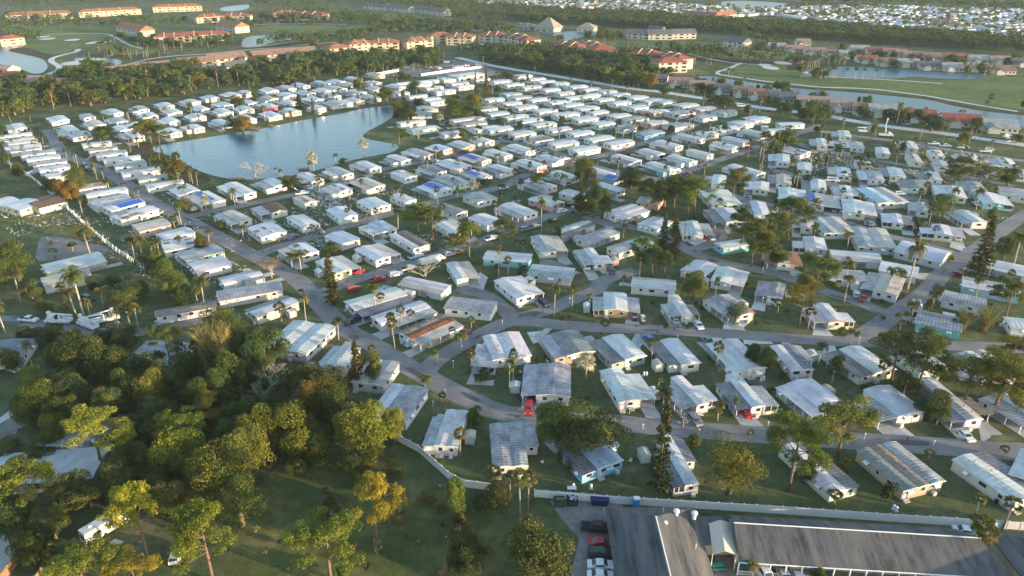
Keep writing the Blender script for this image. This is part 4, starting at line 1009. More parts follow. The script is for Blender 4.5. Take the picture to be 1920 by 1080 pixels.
# motel in the lower right
def slab_roof(name,o,quad,zs,mat,col,t=.15):
    m=MB(); m.hexa([(x,y,z) for (x,y),z in zip(quad,zs)]+[(x,y,z+t) for (x,y),z in zip(quad,zs)]); return m.obj(name,mat,o,col)
ro=(.27,.255,.24)
A=gp(1159,1110,3.2); B=gp(1349,1110,3.2); Cc=gp(1159,951,3.2)
o=empty('motel_hall',(0,0,0)); xl,xr=A[0],B[0]; yn,yf=A[1]-8,Cc[1]; xm=(xl+xr)/2; e=3.2; rz_=6.6
m=MB(); m.box(xl+1,xr-1,yn,yf-1,0,e); m.obj('wall','painted_wall',o,(.5,.42,.33))
r=MB(); hp=(xr-xl)/2*.75; r.add([(xl,yn,e),(xr,yn,e),(xr,yf,e),(xl,yf,e),(xm,yn,rz_),(xm,yf-hp,rz_),(xl,yn,e-.3),(xr,yn,e-.3),(xr,yf,e-.3),(xl,yf,e-.3)],[(0,4,5,3),(4,1,2,5),(5,2,3),(1,7,8,2),(2,8,9,3),(3,9,6,0),(0,6,7,1),(0,1,4)])
r.obj('roof','motel_shingles',o)
rc=MB(); rc.tube([(xm,yn,rz_+.05),(xm,yf-hp,rz_+.05)],[.13,.13],6); rc.obj('ridge_cap','vinyl',o)
for vx,vy in((1268,962),(1302,966),(1246,985)):
    p=gp(vx,vy,5.2); v=MB(); v.tube([(p[0],p[1],4.4),(p[0],p[1],5.6)],[.35,.35],10); v.tube([(p[0],p[1],5.6),(p[0],p[1],5.9),(p[0],p[1],6.05)],[.6,.55,.1],10); v.obj('roof_fan','vinyl',o)
p=gp(1208,985,5.); v=MB(); v.box(p[0]-.6,p[0]+.6,p[1]-.9,p[1]+.9,4,5.3); v.obj('roof_hatch','wood',o); p=gp(1243,958,5.5); v=MB(); v.tube([(p[0],p[1],4.2),(p[0],p[1],6.4)],[.1,.1],6); v.obj('vent_pipe','chrome',o)
for vx,vy in((1222,1046),(1305,1022)):
    p=gp(vx,vy,4.8); v=MB(); v.tube([(p[0],p[1],4.),(p[0],p[1],5.1)],[.08,.08],6); v.obj('vent_pipe','vinyl',o)
tag(o,'large grey-brown shingled motel hall roof with a white ridge line, beside the parking lot','building')
o=empty('motel_wing',(0,0,0)); P0=gp(1325,963,3.2); P1=gp(1792,993,3.2); Q0=gp(1345,1047,3.2); Q1=gp(1800,1085,3.2)
d=(P1[0]-P0[0],P1[1]-P0[1]); l=math.hypot(*d); d=(d[0]/l,d[1]/l); nn=(d[1],-d[0]); dep=11.5
xs_=gp(1366,966,3.2)[0]; m=MB(); m.box(xr+.05,xs_+1,P0[1]-7.5,P0[1]-.4,2.7,2.9); m.obj('link_roof','motel_shingles',o); m=MB(); m.box(xr+.4,xs_+.5,P0[1]-7,P0[1]-.9,0,2.69); m.obj('link_wall','painted_wall',o,(.5,.42,.33)); P0=(xs_,P0[1]+(xs_-P0[0])*d[1]/d[0])
Q0=(P0[0]+nn[0]*dep,P0[1]+nn[1]*dep); Q1=(P1[0]+nn[0]*dep+5,P1[1]+nn[1]*dep); M0=((P0[0]*.62+Q0[0]*.38),(P0[1]*.62+Q0[1]*.38)); M1=((P1[0]*.62+Q1[0]*.38),(P1[1]*.62+Q1[1]*.38))
slab_roof('roof',o,[P0,P1,M1,M0],[3.2,3.2,5.2,5.2],'motel_shingles',ro); slab_roof('roof',o,[M0,M1,Q1,Q0],[5.2,5.2,3.,3.],'motel_shingles',ro)
def beam(nm,p,q,r,mat,parent,sd=6): m=MB(); m.tube([p,q],[r,r],sd); return m.obj(nm,mat,parent)
beam('ridge_cap',(*M0,5.38),(*M1,5.38),.12,'vinyl',o); beam('gutter',(*Q0,3.05),(*Q1,3.05),.12,'vinyl',o)
m=MB(); f=lambda P,Q,t:(P[0]+(Q[0]-P[0])*t,P[1]+(Q[1]-P[1])*t)
a_,b_,c_,d_=f(P0,Q0,.06),f(P1,Q1,.06),f(P1,Q1,.78),f(P0,Q0,.78); m.hexa([(*q,0) for q in(a_,b_,c_,d_)]+[(*q,3.) for q in(a_,b_,c_,d_)]); m.obj('wall','painted_wall',o,(.5,.42,.33))
k=17
for j in range(k+1):
    q=f(Q0,Q1,j/k); m=MB(); m.box(q[0]-.09,q[0]+.09,q[1]+.1,q[1]+.28,0,2.95); m.obj('post','white_trim',o)
    if j<k and j not in(3,8,13):
        q2=f(Q0,Q1,(j+1)/k); a=math.atan2(q2[1]-q[1],q2[0]-q[0]); L=math.dist(q,q2); m=MB(); m.box(.1,L-.1,-.03,.03,.9,1.); m.box(.1,L-.1,-.03,.03,.15,.22)
        for i in range(14): m.box(.15+i*(L-.3)/14,.19+i*(L-.3)/14,-.02,.02,.2,.92)
        m.obj('railing','white_trim',o,loc=(q[0],q[1]+.19,0),rz=a)
for j in range(12):
    q=f(d_,c_,(j+.5)/12); a=math.atan2(d[1],d[0]); m=MB(); m.box(-.5,.5,-.06,-.01,0.05,2.1,0); m.obj('door','plain',o,(.25,.3,.32),loc=(q[0],q[1],0),rz=a)
tag(o,'long dark-streaked motel wing roof above a white-railed veranda','building')
o=empty('motel_annex',(0,0,0)); P0=gp(1850,998,3.2); x0=P0[0]; y1=P0[1]; W=17; y0=y1-26
m=MB(); m.box(x0+.8,x0+W,y0,y1-.8,0,3.2); m.obj('wall','painted_wall',o,(.5,.42,.33)); r=MB(); xm=x0+W/2
r.add([(x0,y0,3.2),(x0+W,y0,3.2),(x0+W,y1,3.2),(x0,y1,3.2),(xm,y0,6.2),(xm,y1-6,6.2),(x0,y0,2.9),(x0+W,y0,2.9),(x0+W,y1,2.9),(x0,y1,2.9)],[(0,4,5,3),(4,1,2,5),(5,2,3),(1,7,8,2),(2,8,9,3),(3,9,6,0),(0,6,7,1),(0,1,4)]); r.obj('roof','motel_shingles',o)
tag(o,'blue-grey hipped motel roof past the palm trio in the lower corner','building')
P=[gp(1329,984,3.),gp(1370,983,3.),gp(1380,1043,3.),gp(1336,1042,3.)]
o=empty('canopy_tent',(P[0][0],P[0][1],0)); T=[(p[0]-P[0][0],p[1]-P[0][1]) for p in P]; ma=((T[0][0]+T[1][0])/2,(T[0][1]+T[1][1])/2); mb=((T[2][0]+T[3][0])/2,(T[2][1]+T[3][1])/2)
m=MB(); 
for qa,qb in((T[0],T[3]),(T[1],T[2])): m.hexa([(*qa,3.3),(*ma,4.1),(*mb,4.1),(*qb,3.3),(*qa,3.35),(*ma,4.15),(*mb,4.15),(*qb,3.35)])
m.obj('canopy_cover','plain',o,(.6,.52,.42))
for q in T: m=MB(); m.box(q[0]-.06,q[0]+.06,q[1]-.06,q[1]+.06,0,3.3); m.obj('post','white_trim',o)
tag(o,'beige peaked canopy between the motel hall and wing','canopy')
o=empty('lean_to_roof',(0,0,0)); a=gp(1139,971,2.6); b=gp(1158,951,2.6); m=MB(); m.box(a[0],xl-.1,a[1],b[1],2.4,2.5); m.obj('roof','ribbed_roof',o,CC['g'])
for q in((a[0]+.1,a[1]+.1),(a[0]+.1,b[1]-.1)): m=MB(); m.box(q[0]-.05,q[0]+.05,q[1]-.05,q[1]+.05,0,2.4); m.obj('post','white_trim',o)
tag(o,'small ribbed metal lean-to roof at the lot corner of the motel hall','lean-to')
fl=[gp(-20,868,3),gp(-20,905,3),gp(165,893,3),gp(190,883,3)]
block(-30,908,168,893,9,3,.5,'g',(.4,.4,.42),'in the lower-left wood','long low grey-roofed barracks-like building','building','x',1,False,'sheet_roof',nm='long_house')
# ------------------------------------------------------------------ trees read off the photo: kind x base_y top_y width tint
TP={
'in the meadow':"P 708 1022 905 92 y;P 622 1098 985 125 y;A 621 972 918 46;O 668 912 853 38;A 752 972 888 40;Q 735 905 862 56 b;O 556 890 860 40;G 708 1040 1008 24;A 860 1002 950 42;A 880 1038 990 46;O 875 1085 1012 75;O 856 968 898 50 y;G 690 895 870 20;S 830 960 945 30 b;S 905 1045 1015 40 b;G 480 1000 985 16;S 800 940 925 40 b;S 640 1090 1065 50",
'by the parking lot':"O 1010 1090 950 132;F 925 930 876 38;F 955 962 890 38;F 975 966 880 40;F 990 957 885 36;O 936 960 905 55 d;S 1000 950 930 20;O 905 960 925 40 d",
'in the motel grounds':"F 1828 966 927 30;F 1880 992 930 38;F 1812 1040 965 50;F 1832 1052 985 55;K 1405 1085 1055 30;O 1530 1090 1060 30",
'in the lower-left wood':"P 75 990 873 128 y;P 10 965 905 60 y;P 195 888 779 118 y;P 278 1045 912 96 y;P 400 1090 953 118 y;P 165 1120 1040 135 y;P 262 1115 1045 92 y;P 20 1020 960 70;P 348 855 780 84 y;P 395 805 742 64 y;A 150 1062 1005 44;A 175 1057 1010 38;A 105 1070 1020 40;Q 350 905 800 95 y;Q 420 940 815 115 y;Q 470 905 790 95 y;Q 392 965 862 92 b;Q 455 985 892 92 y;O 250 885 830 70 d;O 292 905 842 66 d;O 222 925 860 74 d;O 142 955 890 80 d;O 172 950 895 52 d;O 105 1010 945 66 d;O 45 1010 935 72 d;O 60 1065 1002 60 d;O 330 980 900 70 d;O 20 860 826 62 d;O 80 872 834 62 d;O 130 860 838 50 d;K 262 870 835 32;O 310 940 880 60 d;S 600 870 845 60 y;S 640 880 850 60 y;S 690 865 845 50 y;",
'in the left wood':"O 170 710 625 92 d;O 215 720 640 82 d;O 118 695 640 54 d;O 266 725 665 72 d;Q 66 748 690 62 y;O 136 772 702 80;Q 92 792 715 82 y;O 60 802 735 60 d;O 170 778 720 72;O 216 792 722 62;O 250 768 692 62;Q 290 772 690 62 y;O 322 748 676 62 d;O 352 724 662 62 d;O 382 782 702 72 d;O 420 772 692 62 d;O 300 802 742 62;B 400 694 592 62;B 428 704 596 44;O 456 692 602 66;O 482 722 640 60 d;O 440 742 652 62 d;P 322 692 613 56;F 350 700 645 26;F 375 695 640 26;A 300 690 650 36;F 455 745 688 30;O 150 820 760 60 d;O 110 835 770 60 d;O 250 835 780 60 d;O 290 840 790 50 d;A 345 800 752 36;A 400 790 770 30;O 60 642 612 48;O 100 645 612 52;O 140 655 620 44;O 30 700 660 40;Q 8 690 650 40;O 205 650 615 50;O 240 660 610 56;K 62 690 640 20;Q 130 740 690 50 y;D 500 760 705 50 b;O 130 800 740 70 d",
'between the meadow and curved street':"O 510 695 603 78;O 608 768 657 102;O 560 760 690 70 d;O 700 858 715 112 y;O 662 855 745 82 y;O 545 850 745 112 y;O 490 862 766 82 y;N 672 724 638 36 b;O 702 720 650 36;D 510 730 675 64 b;Q 596 800 700 60 o;O 625 800 720 60 d;O 590 850 780 70 d;D 575 790 700 40 b;O 740 830 760 50 y;Q 600 860 800 60;O 520 800 730 80 d;O 460 820 750 80 d;O 440 850 780 60",
'in the front gardens below centre':"O 1110 855 718 132;O 1045 838 755 82;N 1234 922 730 44;O 890 802 763 36 d;F 863 858 803 28;K 797 730 706 30;F 830 764 735 18;F 955 740 676 24;F 962 727 655 22;V 1098 716 664 42;K 1039 593 532 24;K 1104 579 550 14;K 1052 612 592 20;F 1344 712 686 14;K 1345 788 755 28;K 1345 790 768 20;K 1375 782 745 16;F 1232 738 706 20;S 1222 670 662 12;Q 1365 925 825 115 y;S 1298 838 815 24;S 1048 868 838 20;Q 1068 885 862 20;S 720 705 690 34 y;S 905 715 695 36;S 1250 620 600 14;S 1290 618 608 12;F 1403 836 806 16;S 1060 780 770 20;F 1740 865 845 24;F 1877 868 836 20;F 1563 950 922 34;A 1583 880 855 26;S 1660 940 895 34;O 1300 840 815 26;O 1408 690 640 30 d;O 1565 705 665 30",
'in the gardens lower right':"P 1478 920 793 116;P 1570 856 757 112;P 1668 724 627 82;P 1718 738 632 98;P 1805 764 675 112;P 1862 775 675 122;P 1905 718 638 88;O 1745 790 730 70 d;P 1882 604 528 66;O 1700 745 700 50 d;B 1842 622 567 46;B 1802 620 572 36;K 1680 611 588 20;K 1698 609 587 22;F 1687 624 604 16;K 1590 647 615 18;K 1602 650 622 16;F 1630 655 637 14;K 1785 620 598 12;P 1497 614 520 60;Q 1377 608 562 38;S 1417 610 600 14;K 1340 560 520 12;O 1435 700 650 40 d;O 1507 905 860 40;P 1900 790 720 50 d;S 1715 600 580 24;S 1745 625 610 18",
'in the cul-de-sac gardens':"N 625 573 467 36;F 732 630 588 22;F 740 653 594 26;F 753 617 573 20;F 768 611 581 20;K 705 586 532 32;F 717 581 548 20;K 574 604 552 26;F 530 616 567 26;K 565 558 542 14;K 635 637 597 28;F 699 674 647 18;K 867 664 627 32;F 884 700 654 22;K 815 684 658 22;F 884 624 594 18;F 847 641 612 16;K 1168 536 517 12;O 1298 562 503 52;P 1200 507 448 46;P 1222 517 466 46;P 1245 520 475 40;N 1242 476 398 24;N 1262 483 404 26;K 1015 438 372 20;K 1137 413 391 18;K 1040 394 370 14;K 1168 446 420 16;F 980 476 450 18;F 970 467 450 14;K 935 520 460 14;K 995 545 525 14;F 953 520 480 18;O 1045 450 425 20;S 980 505 495 20;D 797 524 476 52;O 1112 410 337 36 d;O 1130 405 350 34 d;O 1090 405 362 30 d;S 1010 555 540 18",
'by the big pines upper centre':"P 880 492 421 64;P 785 442 384 60;P 812 458 390 58;P 942 470 413 52;P 1373 380 317 52;P 1262 404 334 62;P 1300 408 338 72;P 1225 400 345 50;P 1408 500 421 64;P 1447 474 402 68;P 1475 452 374 80;P 1425 500 440 50;P 1520 578 482 74;K 1588 468 434 26;K 1582 544 487 32;O 1395 420 385 24;F 1345 400 372 14;O 1380 425 398 24;K 1290 405 380 16;O 1460 500 460 40 d;P 1390 470 405 50;S 1400 430 412 20",
'near the right-hand avenue':"N 1833 516 403 42;K 1700 549 454 40;K 1663 549 502 26;K 1680 548 504 24;F 1748 457 423 14;Q 1757 414 360 56;K 1900 497 436 36;O 1880 487 444 42;K 1852 522 480 16;F 1866 506 491 12;O 1855 415 392 16;K 1607 420 395 10;S 1778 490 472 20 o;S 1714 528 518 12;S 1760 548 532 26;O 1715 425 405 14;O 1720 432 415 12;S 1655 600 590 12;S 1880 530 515 20;P 1525 400 372 20;O 1740 580 560 20;F 1858 415 388 12",
'by the long left-hand street':"K 443 394 354 22;F 586 443 421 14;K 565 512 470 32;K 548 507 475 28;O 622 477 454 30;K 338 470 443 18;K 337 424 400 16;K 392 454 432 20;E 510 522 482 46 o;V 388 397 366 22;Q 350 397 370 30 b;O 415 430 412 24 o;O 380 475 442 28 o;K 255 497 444 30;K 272 502 443 30;K 288 492 454 24;K 300 482 450 20;O 290 517 468 52;O 312 532 482 46;O 325 560 500 50;K 385 582 518 34;K 372 575 540 24;O 340 560 520 40;O 35 525 438 88;O 15 545 480 50 d;K 168 474 428 36;Q 160 452 418 40 o;F 137 472 455 20;F 104 484 466 20;K 155 402 370 16;O 135 378 342 32 o;K 160 602 506 48;K 142 590 540 40;K 40 567 507 38;O 62 562 525 42;K 15 637 563 34;F 262 627 572 28;E 222 615 570 32 y;F 246 617 578 20;O 235 577 538 62;O 268 562 528 42;K 195 578 540 26;O 85 590 560 36 d;K 175 615 560 16;F 122 560 528 20;O 215 540 515 30;K 240 540 520 18;O 268 475 458 16;E 98 470 450 20;O 110 600 585 30 d;F 225 565 535 22;K 148 560 520 24;O 185 550 522 30 d;S 120 578 565 20 o;O 345 580 545 40 d;Q 410 620 575 60;Q 440 640 590 50 y",
'along the upper left-hand street':"F 21 230 213 9;F 58 230 213 8;F 64 264 240 11;F 83 278 254 10;F 70 290 262 13;F 127 303 276 12;F 141 309 287 11;F 177 329 308 11;F 197 342 315 13;F 236 360 342 12;F 25 278 260 9;F 45 290 272 9;F 10 270 250 9;F 112 262 240 11;O 118 268 255 12;F 152 270 258 9;F 12 290 265 10;O 8 310 285 20 y;O 40 340 300 24;O 145 362 314 50;O 100 365 330 34;O 120 375 335 30 o;F 262 372 352 9;F 170 290 268 9;F 22 320 290 12;O 5 250 235 20;F 95 248 225 8;F 80 250 232 7;F 76 250 228 7",
'around the left end of the lake':"F 198 235 214 9;P 285 272 226 52;P 270 270 232 36;P 300 272 236 36;O 198 264 234 42;F 337 328 285 16;F 362 347 310 15;F 371 352 318 12;O 335 330 298 34 o;O 325 345 322 26;F 357 342 315 9;D 477 342 293 48;O 318 320 290 20;F 312 345 318 12;N 308 306 277 9;F 300 300 272 9;O 290 300 285 18 y;F 292 292 268 8;O 330 300 285 16;K 340 370 350 14;F 256 272 258 8;F 312 260 245 8;F 280 262 250 8;F 350 372 345 10;S 345 355 345 22;F 322 258 246 8",
'on the near lake shore':"V 589 327 285 26;F 582 324 301 13;K 630 309 289 14;V 683 292 262 24;K 529 337 317 12;K 518 327 315 9;O 548 354 328 36;O 645 302 296 16;F 597 350 330 10;K 680 356 336 12;F 750 275 243 10;O 755 262 240 18;V 825 234 214 18;F 802 328 296 12;F 900 280 250 10;F 845 256 234 10;F 779 256 232 10;K 742 245 234 12;D 785 262 236 14;F 766 248 228 9;O 640 306 300 14;F 738 290 270 5;F 856 300 300 1;D 884 370 330 34 b;F 895 340 317 10;F 851 352 333 10;F 680 360 340 8;F 658 400 380 10;F 735 400 362 10;F 755 390 362 10;F 858 372 348 8;F 895 360 335 10;F 920 362 335 10;K 803 402 370 10;F 846 260 240 9;K 822 258 240 9;O 868 262 240 20 d;F 706 420 390 12;F 655 410 390 14;O 905 345 335 20;O 820 300 288 14;O 798 296 285 16 d",
'on the far lake shore':"O 455 245 217 44 o;O 440 243 220 30;O 448 202 178 28;N 561 204 176 17;N 588 216 183 10;O 357 212 190 12;F 349 232 212 7;F 375 234 214 7;F 357 258 236 8;F 341 253 232 7;O 432 226 214 14;F 452 220 205 6;F 470 222 204 6;F 470 180 150 6;O 478 196 168 14;O 530 212 198 9;F 530 190 180 7;F 574 210 200 6;F 583 190 166 9;F 613 188 178 7;O 626 186 172 10;F 545 222 208 7;N 555 172 150 8;F 693 208 184 9;N 705 192 170 10;F 680 200 184 7;O 726 190 162 28;O 673 170 146 26;O 757 154 134 33;O 776 174 150 22;F 718 165 152 6;O 756 185 170 10;F 812 178 160 8;O 748 218 185 26;N 742 222 188 14;O 765 224 202 36 o;O 755 206 190 30;O 785 200 184 20;K 846 220 184 7;O 868 224 163 68;O 850 210 178 32;O 890 212 175 36 y;F 735 155 140 6;F 818 158 145 6;O 895 225 200 20;F 671 150 128 5;F 690 148 128 5",
'among the north-east rows':"N 892 178 132 8;N 912 185 125 12 o;O 935 180 158 16 y;K 988 172 138 8;F 977 170 150 8;F 958 166 152 7;K 990 172 145 8;O 950 148 133 22;F 931 148 135 6;F 1002 145 124 6;K 1094 196 172 12;F 1009 248 222 8;F 929 208 188 7;F 985 208 188 7;F 1028 200 182 8;F 1041 200 190 8;O 900 220 208 14;O 938 232 218 16;O 898 250 232 14;F 965 235 215 6;O 975 240 225 14;O 1053 232 215 14;O 1110 218 205 10;K 990 300 255 9;F 1059 208 192 6;F 1153 290 232 7;F 1155 200 180 6;F 1156 175 155 7;F 1187 174 158 6;F 1197 172 156 7;F 1218 178 160 7;F 1240 178 166 5;F 1225 218 200 8;F 1235 216 196 8;O 1212 222 212 18 y;F 1240 240 218 8;F 1267 240 215 8;F 1295 232 214 14;O 1257 252 234 16 d;K 1294 225 208 10;O 1175 186 178 12;O 1356 212 206 12;F 1300 215 205 6;K 1186 265 225 9;O 1200 250 235 12;F 1215 254 234 8;F 1251 290 264 8;F 1290 300 265 8;F 1300 272 248 8;F 1316 270 246 8;O 1286 290 284 9 d;F 1308 276 262 7;F 1340 250 230 6;O 1245 300 290 14;O 1360 250 232 20;F 1402 300 260 7;F 1425 292 262 9;K 1357 284 268 10;K 1320 330 308 12;F 1310 325 310 8;O 1098 348 295 44;O 1182 352 318 62 d;Q 1115 378 333 34 b;P 1012 358 326 36;F 1067 368 342 16;F 966 352 316 14;O 1212 368 332 38 d;O 1246 390 338 52;O 1285 384 332 48;O 1180 320 312 14 o;F 1120 312 300 8;K 1141 312 300 8;K 1245 345 310 10;O 1435 262 245 20;F 1320 190 170 8;K 1285 185 166 10;F 1265 184 165 8;O 1270 170 160 14;O 1220 165 135 30 b;O 1245 182 158 20",
'around the right-hand avenue of villas':"F 1464 276 244 9;F 1475 275 246 8;O 1468 278 244 52 y;O 1450 286 262 24;P 1478 262 235 16 d;O 1358 202 178 42 d;O 1335 195 175 26 d;O 1466 216 190 36 d;O 1500 228 200 30 d;O 1520 230 196 44 d;O 1455 200 180 20;P 1543 242 196 14;O 1545 228 202 22 d;F 1537 266 236 8;K 1540 258 232 12;F 1524 236 212 8;F 1560 228 206 9;F 1578 246 222 9;F 1438 224 208 8;K 1424 210 184 12;F 1434 198 165 7;F 1393 165 144 8;O 1420 168 158 10 d;K 1452 182 170 10;O 1470 172 152 26 y;O 1458 170 152 22 d;K 1366 145 128 10;K 1372 148 130 8;F 1335 165 145 7;F 1318 205 182 8;O 1400 215 195 14;F 1300 180 160 6;O 1610 195 180 9 d;K 1681 232 193 14;O 1703 222 200 14;O 1745 246 217 56 d;O 1690 228 206 24 d;K 1725 264 228 20;F 1733 216 201 10;F 1801 222 206 14;K 1765 252 232 10;K 1768 268 235 12;F 1800 285 258 9;P 1855 200 175 10;P 1850 200 188 8;O 1916 205 187 9 d;P 1797 302 248 20 b;Q 1633 264 216 20;D 1640 262 220 6;K 1820 255 235 12;O 1800 270 250 20;F 1828 262 240 8;F 1858 282 262 10;O 1905 268 252 26 d;F 1896 282 256 7;F 1835 262 245 7;K 1910 262 246 8;O 1690 288 263 15;P 1798 350 298 54;P 1780 345 310 36;D 1828 328 284 36;P 1850 348 312 42;O 1888 348 312 38 d;K 1900 328 308 14;P 1675 295 262 14;K 1735 358 325 12;O 1628 300 282 12;F 1712 280 258 8;O 1625 320 305 20 y;O 1550 310 290 12;F 1540 372 352 8;F 1447 296 272 8;O 1455 290 268 22;O 1580 335 320 18;O 1715 300 290 16;P 1610 330 296 12;K 1670 272 258 9;O 1762 380 362 20;O 1530 250 236 14;F 1586 308 294 8;F 1648 360 345 8;F 1736 345 325 12;O 1512 345 325 24;O 1490 350 335 22",
}
for z,t in TP.items(): trees_px(t,z)
# ------------------------------------------------------------------ scatter: helpers
def inhome(X,Y,mg=1.):
    for cx,cy,th,W,L in HOMES:
        dx,dy=X-cx,Y-cy
        if abs(dx)+abs(dy)>60: continue
        a=dx*math.cos(th)+dy*math.sin(th); b=dx*math.sin(th)-dy*math.cos(th)
        if abs(a)<L/2+mg and abs(b)<W/2+mg: return True
    return False
def onroad(X,Y,mg=.8):
    for a,b,w in ROADSEG:
        if min(abs(X-a[0]),abs(X-b[0]))>40 or min(abs(Y-a[1]),abs(Y-b[1]))>40: continue
        dx,dy=b[0]-a[0],b[1]-a[1]; l=dx*dx+dy*dy+1e-6; t=max(0,min(1,((X-a[0])*dx+(Y-a[1])*dy)/l))
        if math.hypot(X-a[0]-t*dx,Y-a[1]-t*dy)<w/2+mg: return True
    return False
def inpoly(x,y,P):
    c=False
    for i in range(len(P)):
        (x1,y1),(x2,y2)=P[i-1],P[i]
        if (y1>y)!=(y2>y) and x<(x2-x1)*(y-y1)/(y2-y1)+x1: c=not c
    return c
WP=[[gp(*q) for q in p] for _,p in WATER]
def wet(X,Y): return any(inpoly(X,Y,p) for p in WP)
def nums(t):
    n=[float(v) for v in t.split()]; return [(n[i],n[i+1]) for i in range(0,len(n),2)]
def rnd_in(poly_px):
    P=[gp(*q) for q in poly_px]; xs=[p[0] for p in P]; ys=[p[1] for p in P]
    while 1:
        X,Y=R.uniform(min(xs),max(xs)),R.uniform(min(ys),max(ys))
        if inpoly(X,Y,P): return X,Y
# the tree belts beyond the park: every tree a thing of its own
BELTS=[("-40 205 -40 170 40 178 100 160 180 150 200 165 200 195 120 206 60 212 0 222",34,'in the far-left tree belt',9,12,'O'),
 ("100 158 180 130 215 140 235 150 215 160 180 166",9,'in the dark clump behind the belt',10,13,'O'),
 ("200 195 200 158 300 140 400 145 440 158 400 168 360 178 280 186",36,'in the belt above the north shore',9,12,'O'),
 ("240 150 250 140 320 133 370 130 360 145 300 150",12,'behind the north shore belt',9,12,'O'),
 ("430 165 440 140 520 140 560 128 640 118 700 118 760 130 700 138 620 146 540 158",38,'in the belt above the lake',9,12,'O'),
 ("470 138 480 120 560 112 620 104 700 108 800 100 840 108 820 128 740 130 640 118 560 128",34,'below the orange-roofed blocks',8,11,'O'),
 ("870 108 960 112 1060 120 1180 130 1260 148 1200 165 1100 150 1000 132 900 116",44,'in the belt above the outer street',8,12,'O'),
 ("1000 104 1100 104 1180 112 1230 125 1180 130 1060 118",20,'in front of the red-roofed blocks',8,11,'O')]
for t,n,z,h0,h1,k in BELTS:
    n=int(n*1.9); P=nums(t); c=0; tries=0; pts=[]
    while c<n and tries<4000:
        tries+=1; X,Y=rnd_in(P)
        if inhome(X,Y,2) or wet(X,Y) or onroad(X,Y,2): continue
        if any(math.hypot(X-a,Y-b)<5 for a,b in pts): continue
        pts.append((X,Y)); c+=1
        kk=R.choice('OOOOOOF') ; tint=R.choice([(1,1,1)]*4+[(1.7,1.3,.9),(.75,.85,.8),(1.8,1.15,.9)])
        hh=R.uniform(h0,h1); tree(kk,X,Y,hh,hh*R.uniform(1.,1.35) if kk=='O' else 4.,z,tint,True)
# palms and bushes between the homes
SC=[("0 235 270 255 340 330 380 380 500 480 300 470 120 330 0 290",16,'between homes on the left'),("200 215 640 150 740 130 880 150 900 175 700 200 420 240 220 245",26,'between homes north of lake'),
 ("900 150 1140 165 1380 215 1440 260 1300 300 1100 290 900 250",34,'between homes of the north-east block'),("640 330 960 270 1240 330 1100 400 700 440 560 400",26,'between homes above centre'),
 ("1440 280 1700 280 1900 320 1900 400 1500 470 1300 420",30,'between homes of the wrecked rows'),("900 450 1300 520 1640 560 1900 540 1800 620 1000 640",14,'between homes right of centre'),
 ("960 660 1900 700 1900 830 1000 800",10,'between homes of the lower rows')]
for t,n,z in SC:
    n=int(n*1.9); P=nums(t); c=0; tries=0
    while c<n and tries<3000:
        tries+=1; X,Y=rnd_in(P)
        if inhome(X,Y,1.2) or wet(X,Y) or onroad(X,Y,.8): continue
        if any(math.hypot(X-a,Y-b)<4 for a,b in TREES[-60:]): continue
        c+=1; k=R.choice('FFKSS'); far=Y>330
        if k=='S': h=R.uniform(1.2,2.4); w=h*R.uniform(1.1,1.5)
        else: h=R.uniform(5,9.5); w=R.uniform(3,4) if k=='F' else R.uniform(3.6,5)
        tree(k,X,Y,h,w,z,R.choice([(1,1,1),(1.4,1.2,.9),(1.5,1.,.7)]) if k=='S' else (1,1,1),far)
P=nums('520 900 700 890 860 950 900 1080 470 1080 480 1000')
for i in range(34):
    X,Y=rnd_in(P); k=R.choice('SSGGG'); h=R.uniform(.5,1.4) if k=='S' else R.uniform(.5,1.); tree(k,X,Y,h,h*R.uniform(1.1,1.9),'scattered over the meadow',R.choice([(1,1,1),(1.5,1.2,.8),(1.7,1.2,1.)]))
# golf course palms and trees
GC=[("230 100 320 108 240 114 150 118 170 106",10,'in the left golf wetland','F'),("350 84 560 78 640 74 640 92 480 84 340 98 0 110",16,'on the left fairway edge','F'),("660 30 800 46 880 58 780 62 660 44 500 40 480 34",22,'in the upper golf grove','O'),
 ("0 44 200 44 330 56 200 60 60 58 0 66",16,'on the upper left fairway','F'),("1280 88 1440 106 1560 118 1600 126 1480 124 1340 112 1200 96",48,'in the right golf palm grove','F'),("1160 92 1300 108 1340 124 1230 122 1200 104",18,'by the right golf hollow','F'),
 ("1500 126 1600 128 1700 140 1640 152 1500 148",16,'by the right golf pond','K'),("1540 112 1900 138 1900 146 1700 134 1540 120",14,'on the far canal bank','F'),("1440 86 1920 118 1920 136 1560 110 1400 100",14,'among the villas','O'),("1240 150 1560 190 1900 245 1900 256 1600 222 1300 172",13,'in the villa front gardens','O'),
 ("700 60 900 66 1000 66 960 58 780 44",14,'on the middle fairway','O'),("1000 68 1160 86 1120 98 1010 90",10,'between the pond and red roofs','F'),("940 58 1100 60 1180 70 1140 78 1060 66",10,'around the fountain pond','O'),("-20 140 60 150 140 156 120 172 30 170 -20 190",18,'around the far-left villas','O'),
 ("280 72 430 72 450 86 300 92 200 84 240 66",22,'in front of the left red roofs','O'),("330 40 470 40 620 36 640 46 470 52 380 44 300 50",20,'among the upper red roofs','O'),("10 14 140 26 400 16 460 20 400 30 270 22 140 34 0 36",10,'behind the cream blocks','F')]
